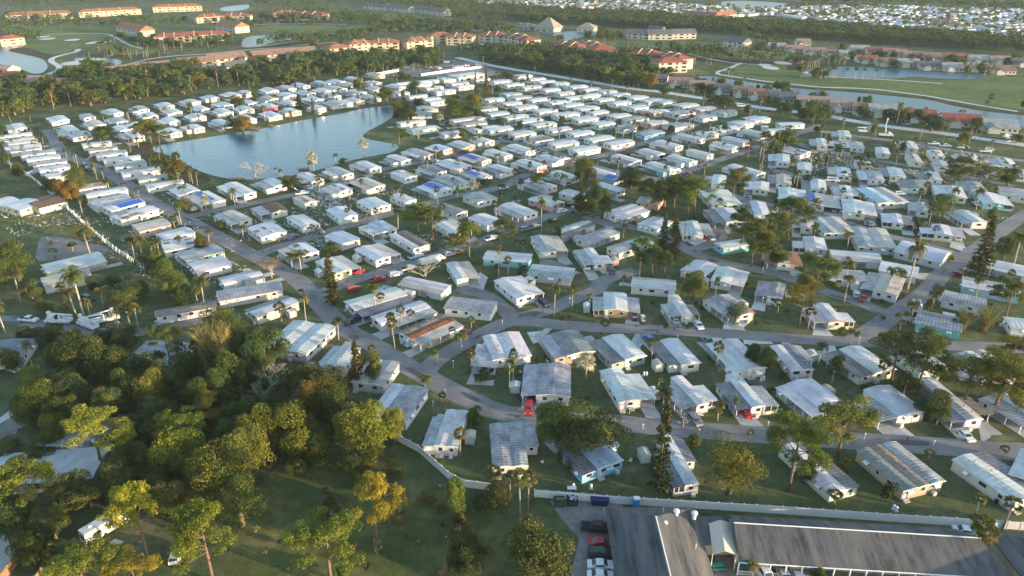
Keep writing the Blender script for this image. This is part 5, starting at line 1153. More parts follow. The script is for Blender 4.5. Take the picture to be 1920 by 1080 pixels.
for t,n,z,k0 in GC:
    n=int(n*1.9); P=nums(t); c=0; tries=0
    while c<n and tries<3000:
        tries+=1; X,Y=rnd_in(P)
        if inhome(X,Y,2.5) or wet(X,Y) or onroad(X,Y,1): continue
        c+=1; k=k0 if R.random()<.75 else R.choice('OF'); hh=R.uniform(6,9.5)
        tree(k,X,Y,hh if k!='K' else 9,hh*R.uniform(.8,1.25) if k=='O' else R.uniform(3.6,4.6),z,R.choice([(1,1,1)]*3+[(1.6,1.25,.9),(1.7,1.1,.9)]),True)
# far woods: one mass of crowns
def mass_wood(name,regions,hr=(7,12)):
    V=[]; rr=np.random.RandomState(5)
    for t,n in regions:
        P=nums(t); W_=[gp(*q) for q in P]; xs=[p[0] for p in W_]; ys=[p[1] for p in W_]; c=0
        while c<n:
            X,Y=R.uniform(min(xs),max(xs)),R.uniform(min(ys),max(ys))
            if not inpoly(X,Y,W_) or inhome(X,Y,3) or wet(X,Y): continue
            c+=1; h=R.uniform(*hr); r=h*R.uniform(.4,.62); k=34
            d=rr.normal(size=(k,3)); d/=np.linalg.norm(d,axis=1)[:,None]; d[:,2]=np.where(d[:,2]<-.3,-d[:,2],d[:,2])
            cen=np.array([X,Y,h*.55])+d*np.array([r,r,h*.45])*rr.uniform(.6,1,size=(k,1))
            V.append(cards(cen,d,rr.uniform(1.6,3.,size=k),tilt=.5))
    me=quadmesh(name,np.concatenate(V),'oak_leaves'); o=mk(name,me,None,(1.1,1.,.95)); o['kind']='stuff'; return o
_h=len(HOMES)
for q in((196,1000),(200,1030),(215,1020),(332,1040),(335,1070)): HOMES.append((*gp(*q),0,9,9))
mass_wood('far_wood',[("1240 36 1400 46 1600 56 1760 68 1960 84 1960 108 1800 92 1600 80 1440 70 1300 60 1160 52 960 40 960 20 1100 26 1240 32",2500),
 ("-60 -40 1960 -60 1960 -6 1300 -8 820 -10 820 0 640 2 480 6 300 8 0 12 -60 20",1900),("640 2 820 0 880 8 1000 16 1000 38 920 44 860 38 760 18 640 6",520),("0 12 140 18 60 12 280 6 460 2 480 12 640 12 640 6 300 -2 0 6",260),
 ("1500 4 1960 12 1960 22 1700 12 1500 8",260),("-100 205 -60 150 -300 150 -500 260 -160 300 -60 240",120),("0 36 140 30 200 40 300 36 340 44 280 60 220 50 100 58 0 54",110),("340 84 560 74 620 70 700 62 800 46 900 50 1000 62 960 70 860 62 740 66 640 84 480 92",230),("860 100 1000 96 1180 108 1290 120 1290 132 1200 126 1060 112 940 112",150),("1240 88 1440 108 1560 122 1500 126 1380 118 1220 104",45),("560 20 700 30 860 50 780 54 600 44 460 36",170),("1130 40 1260 50 1330 62 1430 78 1500 90 1440 92 1390 72 1300 56 1160 50",70),("0 60 60 62 100 84 40 80 0 76",30)])
mass_wood('thicket',[("500 745 560 730 720 790 745 815 700 850 600 840 520 850 380 960 350 1000 300 1060 180 1100 60 1090 10 900 160 900 200 830 100 820 60 800 60 740 150 690 280 700 400 690 470 650 500 690",330)],(2,4.5))
# ------------------------------------------------------------------ the far neighbourhood of small homes
V=[];Fc=[];Cl=[]
def boxq(cx,cy,th,W,L,h,col,rcol):
    u=(math.cos(th),math.sin(th)); v=(-u[1],u[0]); k=len(V)
    for z,e in((0,0),(h,0),(h,.3)):
        for a,b in((-1,-1),(1,-1),(1,1),(-1,1)): V.append((cx+u[0]*a*(L/2+e)+v[0]*b*(W/2+e),cy+u[1]*a*(L/2+e)+v[1]*b*(W/2+e),z))
    for s in(-1,1): V.append((cx+u[0]*s*(L/2+.3),cy+u[1]*s*(L/2+.3),h+.7))
    for q in((0,1,5,4),(1,2,6,5),(2,3,7,6),(3,0,4,7)): Fc.append(tuple(k+i for i in q)); Cl.append(col)
    for q in((8,9,13,12),(9,10,13),(10,11,12,13),(11,8,12)): Fc.append(tuple(k+i for i in q)); Cl.append(rcol)
for t,th0 in [("820 -8 880 5 1000 13 1120 20 1240 27 1300 34 1440 30 1600 46 1760 58 1960 76 1960 22 1700 12 1500 14 1480 16 1400 20 1335 14 1250 6 1100 -4 900 -6",22)]:
    P=[gp(*q) for q in nums(t)]; th=rad(th0); u=(math.cos(th),math.sin(th)); v=(-u[1],u[0])
    ox,oy=gp(1400,30)
    for i in range(-70,110):
        for j in range(-60,60):
            X=ox+u[0]*i*13.5+v[0]*(j*21+(i%2)*1.5)+R.uniform(-1,1); Y=oy+u[1]*i*13.5+v[1]*(j*21+(i%2)*1.5)+R.uniform(-1,1)
            if not inpoly(X,Y,P) or inhome(X,Y,1) or wet(X,Y) or R.random()<.14: continue
            wc=[x*R.uniform(.85,1.05) for x in R.choice([(.68,.66,.6),(.7,.7,.7),(.6,.52,.42),(.5,.55,.6)])]; rc=[x*R.uniform(.8,1.05) for x in R.choice([(.76,.77,.79)]*6+[(.5,.5,.52),(.45,.4,.35),(.62,.58,.55)])]
            boxq(X,Y,th+math.pi/2,R.uniform(7,10),R.uniform(13,17),3,wc,rc)
me=bpy.data.meshes.new('neighbourhood'); me.from_pydata(V,[],Fc); a=me.attributes.new('paint','FLOAT_COLOR','FACE'); a.data.foreach_set('color',[x for c in Cl for x in (*c,1)]); me.materials.append(M['mass_paint']); me.update()
o=mk('far_homes',me); o['kind']='stuff'
mass_wood('garden_trees',[("820 -8 880 5 1000 13 1120 20 1240 27 1300 34 1440 30 1600 46 1760 58 1960 76 1960 22 1700 12 1500 10 1340 10 1100 -4 900 -6",900)],(4,8))
sheet('neighbourhood_ground',[(820,-10),(880,5),(1000,13),(1120,20),(1240,27),(1300,34),(1440,32),(1600,48),(1960,80),(1960,20),(1700,10),(1500,0),(1100,-12)],.01,'rough_ground')
# ------------------------------------------------------------------ vehicles: one prototype mesh per part, copied
PROTO={}
def wheelmesh(r=.34,w=.22):
    m=MB(); n=14
    for (rr,a,b,mi) in((r,-w/2,w/2,0),(r*.6,-w/2-.01,w/2+.01,1)):
        v=[(math.cos(6.283*k/n)*rr,y,math.sin(6.283*k/n)*rr) for y in(a,b) for k in range(n)]
        m.add(v,[tuple(range(n)),tuple(range(2*n-1,n-1,-1))]+[(k,k+n,(k+1)%n+n,(k+1)%n) for k in range(n)],mi)
    return m.mesh('wheel',['rubber','chrome'])
WHEEL=wheelmesh(); WBIG=wheelmesh(.48,.3)
def shell(pts,w,taper=None):
    "outline (x,z) skinned across width with rounded shoulders"
    m=MB(); n=len(pts); V=[]
    for s,k in((-1,1.),(-.9,1.),(.9,1.),(1,1.)):
        for x,z in pts:
            t=taper(z) if taper else 1; inset=.06 if abs(s)==1 else 0
            V.append((x*(1-inset*.25),s*w/2*t,z-(inset*.6 if z>.8 else 0)))
    F=[tuple(range(n)),tuple(range(4*n-1,3*n-1,-1))]
    for r in range(3):
        for i in range(n): a=r*n+i; b=r*n+(i+1)%n; F.append((a,a+n,b+n,b))
    m.add(V,F); return m
def carproto(kind):
    if kind in PROTO: return PROTO[kind]
    P=[];W=1.84
    if kind=='sedan': b=[(-2.3,.35),(2.3,.35),(2.35,.62),(2.2,.8),(1.2,.92),(-1.5,.96),(-2.3,.9),(-2.35,.6)]; g=[(1.25,.9),(.45,1.4),(-.75,1.42),(-1.6,.94)]; wb=1.38
    elif kind=='suv': b=[(-2.3,.38),(2.3,.38),(2.35,.7),(2.2,.98),(1.2,1.06),(-2.25,1.06),(-2.35,.6)]; g=[(1.2,1.04),(.6,1.62),(-2.05,1.66),(-2.28,1.04)]; wb=1.4; W=1.92
    elif kind=='pickup': b=[(-2.8,.5),(2.8,.5),(2.85,.85),(2.7,1.08),(1.6,1.15),(-.9,1.15),(-.92,1.1),(-2.85,1.1),(-2.85,.6)]; g=[(1.55,1.12),(.95,1.78),(-.55,1.8),(-.85,1.12)]; wb=1.75; W=1.98
    elif kind=='van': b=[(-2.8,.4),(2.75,.4),(2.85,.8),(2.6,1.1),(1.9,1.2),(1.4,1.2),(-2.8,1.2)]; g=[(2.,1.18),(1.35,2.1),(-2.7,2.15),(-2.8,1.18)]; wb=1.8; W=2.
    body=shell(b,W,lambda z:1-.03*max(0,z-.6)).mesh('body','paint'); P.append(('body',body,(0,0,0),'p'))
    cab=shell(g,W*.93,lambda z:1-.22*max(0,z-1.)); P.append(('cabin',cab.mesh('cabin','paint'),(0,0,0),'p'))
    gx0,gx1=g[1][0],g[2][0]; zt=g[1][1]; zb=g[0][1]
    m=MB(); e=.012; hw=W*.93/2
    def q(a,b_,c,d): m.add([a,b_,c,d],[(0,1,2,3)])
    k=1-.22*max(0,zt-1.)
    lerp=lambda A,B,t:tuple(A[i]+(B[i]-A[i])*t for i in range(3))
    for sg in(-1,1):
        A=(g[0][0],sg*(hw+e),zb); B=(g[1][0],sg*(hw*k+e),zt); C=(g[2][0],sg*(hw*k+e),g[2][1]); D=(g[3][0],sg*(hw+e),zb)
        q(lerp(lerp(A,D,.08),lerp(B,C,.08),.2),lerp(lerp(A,D,.9),lerp(B,C,.9),.2),lerp(lerp(A,D,.88),lerp(B,C,.9),.82),lerp(lerp(A,D,.1),lerp(B,C,.06),.82))
    P.append(('side_window',m.mesh('side_window','window_glass'),(0,0,0),None))
    for nm,(p0,p1) in(('windscreen',(g[0],g[1])),('rear_window',(g[3],g[2]))):
        m=MB(); sg=1 if p0[0]>p1[0] else -1
        a=lambda t,s:(p0[0]+(p1[0]-p0[0])*t+sg*.02,s*hw*.86*(1 if t<.5 else k),p0[1]+(p1[1]-p0[1])*t+.02)
        m.add([a(.12,-1),a(.12,1),a(.9,1),a(.9,-1)],[(0,1,2,3)]); P.append((nm,m.mesh(nm,'window_glass'),(0,0,0),None))
    if kind=='pickup':
        m=MB(); m.box(-2.75,-.98,-.82,.82,1.101,1.106); P.append(('bed',m.mesh('bed','rubber'),(0,0,0),None))
    for sx in(-1,1):
        for sy in(-1,1): P.append(('wheel',WHEEL,(wb*sx,sy*(W/2-.1),.34),None))
    m=MB(); m.box(b[2][0]-.06,b[2][0]+.0,-W*.42,-W*.25,.66,.78); m.box(b[2][0]-.06,b[2][0]+.0,W*.25,W*.42,.66,.78)
    P.append(('headlights',m.mesh('headlights','white_trim'),(0,0,0),None))
    PROTO[kind]=P; return P
PAINT=dict(white=(.75,.75,.76),silver=(.45,.46,.48),black=(.02,.02,.025),red=(.42,.02,.02),blue=(.1,.2,.35),darkblue=(.04,.06,.12),green=(.03,.06,.05),maroon=(.15,.02,.03),grey=(.2,.21,.22),orange=(.6,.25,.03),beige=(.45,.4,.3))
def car(x,y,deg,paint,kind,zone,label=None,world=None,low=False):
    X,Y=world or gp(x,y,.5); o=empty({'suv':'suv_car','sedan':'sedan_car','pickup':'pickup_truck','van':'van'}[kind],(X,Y,.04 if world is None else .06),rad(deg))
    if low:
        bpy.data.objects.remove(o)
        if (kind,'low') not in PROTO:
            q=MB(); mm=[]
            for nm,me,loc,pc in carproto(kind):
                k=len(q.v); q.v+=[tuple(v.co+Vector(loc)) for v in me.vertices]
                for p in me.polygons:
                    mt=me.materials[p.material_index]
                    if mt not in mm: mm.append(mt)
                    q.f.append(tuple(k+i for i in p.vertices)); q.m.append(mm.index(mt))
            PROTO[(kind,'low')]=q.mesh('car',mm)
        o=mk({'suv':'suv_car','sedan':'sedan_car','pickup':'pickup_truck','van':'van'}[kind],PROTO[(kind,'low')],None,PAINT[paint],(X,Y,.06),rad(deg))
    else:
        for nm,me,loc,pc in carproto(kind): mk(nm,me,o,PAINT[paint] if pc else None,loc)
    HOMES.append((X,Y,rad(deg),2,5)) if 0 else None
    paintn={'darkblue':'dark blue'}.get(paint,paint)
    if label: tag(o,label,{'suv':'car','sedan':'car','pickup':'pickup truck','van':'van'}[kind],'parked vehicles')
    else: reg(o,paintn+' parked '+{'suv':'SUV','sedan':'car','pickup':'pickup truck','van':'van'}[kind],{'suv':'car','sedan':'car','pickup':'pickup truck','van':'van'}[kind],zone,'parked vehicles')
    return o
Z1='in the lot beside the motel hall'
CARS={Z1:"1118 990 -8 black pickup;1127 1019 -3 red sedan;1127 1039 -3 green suv;1126 1060 -2 white sedan;1126 1080 -2 white sedan",
 'in the motel courtyard':"1431 1075 -80 white van;1470 1080 -85 silver sedan;1498 1084 -85 white sedan;1812 997 -15 white sedan",
 'in a driveway of the lower rows':"1216 636 115 blue suv;1328 642 110 grey pickup;1395 773 110 red sedan;994 752 85 black sedan;1455 668 110 silver sedan",
 'by homes right of centre':"1263 600 100 silver suv;1202 546 5 silver sedan;1605 552 70 silver suv;1535 477 80 white sedan;1334 446 95 white sedan;1316 443 95 red sedan;1101 500 90 white sedan",
 'by homes left of centre':"673 596 40 darkblue suv;866 622 0 red sedan;663 542 40 red suv",
 'on the pickup street':"672 510 35 red sedan;708 525 30 red pickup;742 515 32 white suv;767 504 30 silver pickup;820 486 32 white van;838 479 32 silver pickup;855 474 30 orange pickup;922 448 30 white pickup;780 481 38 white pickup;1054 396 35 white suv;1038 413 35 black suv;1080 387 60 white sedan;1068 383 40 black suv;985 430 30 grey suv;1003 426 30 grey pickup",
 'by the right-hand avenue':"1800 515 -70 maroon sedan;1795 447 70 white suv;1688 364 -10 white suv;1631 420 80 grey suv;1794 373 80 white van;1830 382 80 white sedan;1562 393 80 silver sedan;1704 427 80 darkblue sedan;1490 424 80 white suv;1570 372 80 silver sedan",
 'in the wrecked rows':"1562 339 -12 white van;1560 277 85 white suv;1611 294 -15 black sedan;1446 321 85 darkblue sedan;1657 350 80 black suv;1472 304 85 red sedan;1600 320 40 green sedan;1680 268 20 grey suv;1590 256 70 darkblue sedan",
 'along the outer lane':"1751 270 -12 white pickup;1772 274 -12 white pickup;1848 284 -12 white pickup;1806 277 -12 white van;1855 281 -14 silver suv",
 'in the villa driveways':"1392 186 20 darkblue sedan;1698 233 10 blue sedan;1892 265 10 silver pickup",
 'near the diagonal street':"1404 278 20 red suv;1015 320 30 red pickup;1290 326 30 black sedan;567 363 15 white pickup;662 347 30 black suv;818 302 25 silver sedan;868 285 30 darkblue sedan;906 376 30 red suv;945 353 30 silver sedan;1060 298 20 white sedan;964 260 20 black suv",
 'on the upper left-hand street':"160 310 -40 darkblue suv;166 318 -40 black suv;360 426 -35 black sedan;542 448 30 darkblue sedan;551 444 30 darkblue suv;366 393 60 grey suv;48 248 30 black sedan;166 560 -30 black suv",
 'in the left-hand lane':"54 600 -12 white pickup;299 616 2 darkblue pickup;22 692 -25 silver sedan;80 532 10 blue sedan",
 'near the boat yard':"762 127 10 blue van;838 118 15 white van;822 129 15 white van;850 126 15 silver pickup;863 127 15 white van;1375 195 -5 silver suv;1390 199 -8 white van;1403 198 60 white suv;815 118 80 white van;830 116 15 black pickup;845 117 15 black suv;880 122 15 red sedan;897 122 15 white van",
 'in the apartment courts':"472 37 5 white sedan;490 37 5 black sedan;505 37 5 silver suv;540 37 5 grey sedan;385 138 8 white sedan;395 137 8 silver sedan;408 134 8 white sedan;420 133 8 blue sedan"}
car(332,1040,100,'white','suv','',"white SUV with dark sunroof parked under the pines at lower left")
for z,t in CARS.items():
    for it in t.split(';'):
        q=it.split(); car(float(q[0]),float(q[1]),float(q[2]),q[3],q[4],z)
for i,(h,ax,ay) in enumerate(HCAR):
    if R.random()<(.4 if h.near else .3):
        ct,st=math.cos(h.th-math.pi/2),math.sin(h.th-math.pi/2); X=h.cx+ax*ct-ay*st; Y=h.cy+ax*st+ay*ct
        if not h.near or R.random()<.5: ay-=6; X=h.cx+ax*ct-ay*st; Y=h.cy+ax*st+ay*ct
        if onroad(X,Y,-1) or inhome(X,Y,.3): continue
        if pp(X,Y)[0]<0 or pp(X,Y)[0]>1920: continue
        car(0,0,math.degrees(h.th)+180,R.choice(['black','silver','darkblue','red','white','grey']),R.choice(['sedan','suv']),'at a home carport',world=(X,Y),low=not h.near)
def rv(x,y,deg,label,L=7.5,cab=True):
    X,Y=gp(x,y); o=empty('motorhome',(X,Y,0),rad(deg)); W=2.3
    m=MB(); m.hexa([(-L/2,-W/2,.55),(L/2-1,-W/2,.55),(L/2-1,W/2,.55),(-L/2,W/2,.55),(-L/2+.1,-W/2+.05,3.),(L/2-1.1,-W/2+.05,3.),(L/2-1.1,W/2-.05,3.),(-L/2+.1,W/2-.05,3.)]); 
    m.hexa([(L/2-1.2,-W/2,2.),(L/2-.3,-W/2+.1,2.1),(L/2-.3,W/2-.1,2.1),(L/2-1.2,W/2,2.),(L/2-1.2,-W/2+.05,2.95),(L/2-.6,-W/2+.2,2.8),(L/2-.6,W/2-.2,2.8),(L/2-1.2,W/2-.05,2.95)]); m.obj('body','paint',o,(.68,.67,.63))
    if cab:
        m=shell([(L/2-1.3,.4),(L/2+1,.4),(L/2+1,.95),(L/2+.3,1.15),(L/2-.35,2.),(L/2-1.3,2.)],W*.88); m.obj('cab','paint',o,(.68,.67,.63))
        m=MB(); m.add([(L/2+.26,-.8,1.25),(L/2+.26,.8,1.25),(L/2-.22,.72,1.92),(L/2-.22,-.72,1.92)],[(0,1,2,3)]); m.obj('windscreen','window_glass',o)
    for px_,ln,s in((-1.5,1.4,-1),(.8,1.,-1),(-1.5,1.4,1),(1,.8,1)):
        m=MB(); y0,y1=(-W/2-.012,-W/2+.03) if s<0 else (W/2-.03,W/2+.012); m.box(px_-ln/2,px_+ln/2,y0,y1,1.6,2.25); m.obj('window','window_glass',o)
    m=MB(); m.box(-L/2-.02,-L/2+.08,-.6,.6,1.6,2.3); m.obj('rear_window','window_glass',o)
    for a,b in((-1.8,.3),(.6,-.3)): m=MB(); m.box(a-.4,a+.4,b-.3,b+.3,3.,3.25); m.obj('roof_vent','dark_screen' if a>0 else 'white_trim',o)
    for sx in(-L/2+1.6,L/2): 
        for sy in(-1,1): mk('wheel',WBIG,o,None,(sx,sy*(W/2-.12),.45))
    tag(o,label,'motorhome'); return o
rv(196,1000,55,'white motorhome with a dark roof hatch, half hidden under the left pines'); rv(1263,328,30,'cream motorhome parked at the street bend beside the teal home')
def utruck(x,y,deg,label,up=False):
    X,Y=gp(x,y); o=empty('bucket_truck',(X,Y,0),rad(deg)); wht=PAINT['white']
    m=shell([(1.2,.6),(3.8,.6),(3.85,1.3),(3.2,1.5),(2.6,2.45),(1.3,2.5)],2.2); m.obj('cab','paint',o,wht)
    m=MB(); m.add([(3.2,-.9,1.58),(3.2,.9,1.58),(2.72,.85,2.36),(2.72,-.85,2.36)],[(0,1,2,3)]); m.obj('windscreen','window_glass',o)
    m=MB(); m.box(-3.6,1.1,-1.15,1.15,.75,.95); m.box(-3.6,1.1,-1.2,-.75,.95,1.6); m.box(-3.6,1.1,.75,1.2,.95,1.6); m.obj('service_body','paint',o,wht)
    m=MB(); m.tube([(-.3,0,.95),(-.3,0,2.6)],[.35,.3],8); m.obj('turret','paint',o,wht)
    m=MB()
    if up: m.tube([(-.3,0,2.6),(-1.,0,6.),(-.6,0,9.)],[.3,.25,.18],6)
    else: m.tube([(-.3,0,2.7),(-4.6,.1,2.9),(1.8,.3,3.3)],[.26,.2,.18],6)
    m.obj('boom','paint',o,wht)
    m=MB(); bx=(-.6,0,9) if up else (2.3,.3,2.7); m.box(bx[0]-.4,bx[0]+.4,bx[1]-.4,bx[1]+.4,bx[2],bx[2]+1.1); m.obj('bucket','plain',o,(.7,.7,.68))
    for sx in(-2.2,2.6):
        for sy in(-1,1): mk('wheel',WBIG,o,None,(sx,sy*.98,.48))
    tag(o,label,'utility truck','utility trucks'); return o
utruck(112,606,175,'white bucket truck on the left-hand lane behind the white pickup'); utruck(166,614,150,'white bucket truck with folded boom between the other two on the lane'); utruck(198,604,35,'white bucket truck parked by the dead brown tree on the left lane')
utruck(1660,256,-12,'utility truck with its white boom raised beside the outer lane',True); utruck(1622,249,-10,'white box-bodied bucket truck near the lane corner'); utruck(1890,262,90,'white bucket truck near the grey-roofed villa')
def boxtrailer(x,y,deg,label,L=4.5,W=2.2,H=2.3):
    X,Y=gp(x,y); o=empty('box_trailer',(X,Y,0),rad(deg)); m=MB(); m.box(-L/2,L/2,-W/2,W/2,.5,H+.3); m.prof([(-W/2+.1,H+.3),(W/2-.1,H+.3),(W/2-.4,H+.42),(-W/2+.4,H+.42)],-L/2+.1,L/2-.1); m.obj('body','paint',o,(.72,.73,.75))
    m=MB(); m.tube([(L/2,0,.55),(L/2+1.2,0,.5)],[.06,.05],5); m.obj('hitch','rubber',o)
    for sy in(-1,1): mk('wheel',WHEEL,o,None,(0,sy*(W/2+.05),.34))
    m=MB(); m.box(-L/2-.03,-L/2,-W/2+.15,W/2-.15,.6,H+.1); m.obj('door','plain',o,(.6,.61,.63)); tag(o,label,'trailer')
boxtrailer(1717,582,70,'white enclosed trailer at the T-junction on the right'); boxtrailer(806,494,30,'long white trailer behind the pickups on the street',7,2.2,1.9); boxtrailer(924,246,-20,'silver-white trailer beside the lakeside homes',5)
def golfcart(x,y,deg,pc,label):
    X,Y=gp(x,y); o=empty('golf_cart',(X,Y,.03),rad(deg)); m=shell([(-1.15,.3),(1.15,.3),(1.2,.6),(.7,.8),(.6,.5),(-.1,.5),(-.2,.75),(-1.1,.8)],1.15); m.obj('body','paint',o,PAINT[pc])
    m=MB(); m.box(-.2,.3,-.5,.5,.75,.85); m.box(-.3,-.2,-.5,.5,.8,1.2); m.obj('seat','plain',o,(.5,.45,.38)); m=MB(); m.box(-1.,.7,-.6,.6,1.8,1.86); m.obj('roof','plain',o,(.6,.57,.5) if pc!='black' else (.05,.05,.05))
    m=MB()
    for a in(-.9,.6):
        for b in(-.55,.55): m.box(a-.02,a+.02,b-.02,b+.02,.6,1.8)
    m.obj('roof_frame','rubber',o)
    for a in(-.8,.8):
        for b in(-.5,.5): q=mk('wheel',WHEEL,o,None,(a,b,.24)); q.scale=(.7,.8,.7)
    tag(o,label,'golf cart','golf carts')
golfcart(1189,600,90,'black','black golf cart on the brown driveway'); golfcart(1204,602,100,'beige','beige-roofed golf cart on the grass beside the brown driveway')
def boat(x,y,deg,label,L=6.5,zone=None):
    X,Y=gp(x,y); o=empty('motor_boat',(X,Y,0),rad(deg)); m=MB(); S=[]
    for t,w_,zk in((0,.95,.75),(.35,1.1,.65),(.7,.85,.7),(.9,.4,.9),(1,.03,1.15)):
        X0=-L/2+L*t; S.append([(X0,-w_,1.6),(X0,0,zk),(X0,w_,1.6)])
    for a,b in zip(S,S[1:]): m.add(a+b,[(0,3,4,1),(1,4,5,2),(0,2,5,3)])
    m.add(S[0],[(0,1,2)]); m.obj('hull','paint',o,(.72,.72,.72)); m=MB(); m.box(-.6,.4,-.5,.5,1.6,2.3); m.obj('console','paint',o,(.65,.65,.65)); m=MB(); m.box(-1.2,.9,-.9,.9,3.2,3.27)
    for a in(-1.,.7):
        for b in(-.8,.8): m.box(a-.03,a+.03,b-.03,b+.03,1.6,3.2)
    m.obj('canopy','plain',o,(.05,.1,.1)); m=MB(); m.box(-L/2-.4,-L/2,-.2,.2,.9,2.1); m.obj('outboard_motor','rubber',o)
    m=MB(); m.box(-L/2,L/2,-.5,-.4,.45,.6); m.box(-L/2,L/2,.4,.5,.45,.6); m.tube([(L/2,0,.5),(L/2+1,0,.5)],[.05,.05],4); m.obj('trailer_frame','chrome',o)
    for b in(-1,1): mk('wheel',WHEEL,o,None,(-.6,b,.34))
    if label: tag(o,label,'boat','boats on trailers')
    else: reg(o,'small boat stored on trailer','boat',zone,'boats on trailers')
boat(97,641,-5,'white centre-console boat with dark canopy beside the left lane')
for x,y,d in((755,127,-10),(775,125,20),(790,125,15),(855,130,15),(874,126,15),(808,130,170),(905,122,10)): boat(x,y,d,None,zone='in the boat yard')
def skip(x,y,col,label,junk=True):
    X,Y=gp(x,y); o=empty('dumpster',(X,Y,0),rad(R.uniform(-4,4))); m=MB(); a,b=1.,.9
    for (x0,x1,y0,y1) in((-a,a,-b,-b+.06),(-a,a,b-.06,b),(-a,-a+.06,-b+.06,b-.06),(a-.06,a,-b+.06,b-.06)): m.box(x0,x1,y0,y1,.1,1.4)
    m.box(-a,a,-b,b,.04,.1); m.obj('bin','plain',o,col); m=MB()
    for i in range(14): q=R.uniform(-.7,.6); w_=R.uniform(-.6,.5); z=1.+R.random()*.45; m.hexa([(q,w_,z),(q+.4,w_+.1,z+.1),(q+.35,w_+.4,z),(q,w_+.35,z-.1),(q,w_,z+.1),(q+.4,w_+.1,z+.2),(q+.35,w_+.4,z+.15),(q,w_+.35,z+.05)])
    m.obj('rubbish','wood' if junk else 'plain',o,(.6,.6,.6)); tag(o,label,'dumpster')
skip(1048,946,(.03,.09,.06),'dark green dumpster heaped with brown rubbish by the fence'); skip(1073,944,(.03,.035,.035),'black dumpster full of white rubbish by the fence',False)
X,Y=gp(1124,944); o=empty('skip_container',(X,Y,0),rad(-3)); m=MB(); m.hexa([(-1.5,-.8,.1),(1.5,-.8,.1),(1.5,.8,.1),(-1.5,.8,.1),(-1.75,-.95,1.4),(1.75,-.95,1.4),(1.75,.95,1.4),(-1.75,.95,1.4)]); m.obj('bin','plain',o,(.015,.02,.09)); m=MB(); m.box(-1.8,1.8,-1.,1.,1.41,1.5); m.obj('lid','plain',o,(.02,.03,.12)); tag(o,'long navy blue dumpster against the white fence','dumpster')
X,Y=gp(1192,950); o=empty('portable_toilet',(X,Y,0)); m=MB(); m.box(-.55,.55,-.55,.55,0,2.1); m.obj('cabin','plain',o,(.04,.25,.6)); m=MB(); m.prof([(-.6,2.1),(.6,2.1),(.4,2.3),(-.4,2.3)],-.6,.6); m.obj('roof','plain',o,(.5,.55,.6)); m=MB(); m.box(-.4,.4,-.58,-.55,.1,1.95); m.obj('door','plain',o,(.05,.3,.65)); tag(o,'bright blue portable toilet behind the motel roof','toilet')
# driveways running out from the carports, yard sheds and clutter
for i,(h,a,b,yy,sg) in enumerate(DRV):
    ct,st=math.cos(h.th-math.pi/2),math.sin(h.th-math.pi/2); Ln=R.uniform(4,7.5); f=lambda x,y:(h.cx+x*ct-y*st,h.cy+x*st+y*ct)
    y2=yy+sg*Ln; 
    if inhome(*f((a+b)/2,y2),.3): y2=yy+sg*2.2
    if inhome(*f((a+b)/2,y2),.2): continue
    sheet('driveway',[f(a,yy+sg*.02),f(b,yy+sg*.02),f(b+.3,y2),f(a-.3,y2)],.021+.00002*i,R.choice(['concrete','pale_concrete','concrete']),px=False)
def near_home(h,side,along,out):
    x=side*(h.W/2+out); y=along*h.L/2; ct,st=math.cos(h.th-math.pi/2),math.sin(h.th-math.pi/2); return (h.cx+x*ct-y*st,h.cy+x*st+y*ct)
HS={id(h):h for h,*_ in DRV}
for h in list(HS.values()):
    if h.near and R.random()<.5:
        X,Y=near_home(h,R.choice((-1,1)),R.uniform(-.9,.9),1.9)
        if inhome(X,Y,.9) or onroad(X,Y,1.5) or not 0<pp(X,Y)[0]<1920: continue
        o=empty('garden_shed',(X,Y,0),h.th); w_,d_=R.uniform(1.1,1.5),R.uniform(.9,1.2); m=MB(); m.box(-w_,w_,-d_,d_,0,1.9); m.prof([(-d_,1.9),(d_,1.9),(0,2.25)],-w_,w_); m.obj('wall','painted_wall',o,R.choice([CC['white'],CC['cream'],CC['grey'],CC['tan']]))
        m=MB(); 
        for s in(-1,1): m.hexa([(-w_-.1,s*(d_+.12),1.9),(w_+.1,s*(d_+.12),1.9),(w_+.1,0,2.29),(-w_-.1,0,2.29),(-w_-.1,s*(d_+.12),1.95),(w_+.1,s*(d_+.12),1.95),(w_+.1,0,2.34),(-w_-.1,0,2.34)])
        m.obj('roof','sheet_roof',o,R.choice([CC['w'],CC['g'],CC['t']])); m=MB(); m.box(-.4,.4,-d_-.04,-d_-.005,.05,1.75); m.obj('door','plain',o,(.5,.5,.5)); HOMES.append((X,Y,h.th,2*d_,2*w_)); reg(o,'small garden shed','shed','beside the mobile homes','garden sheds')
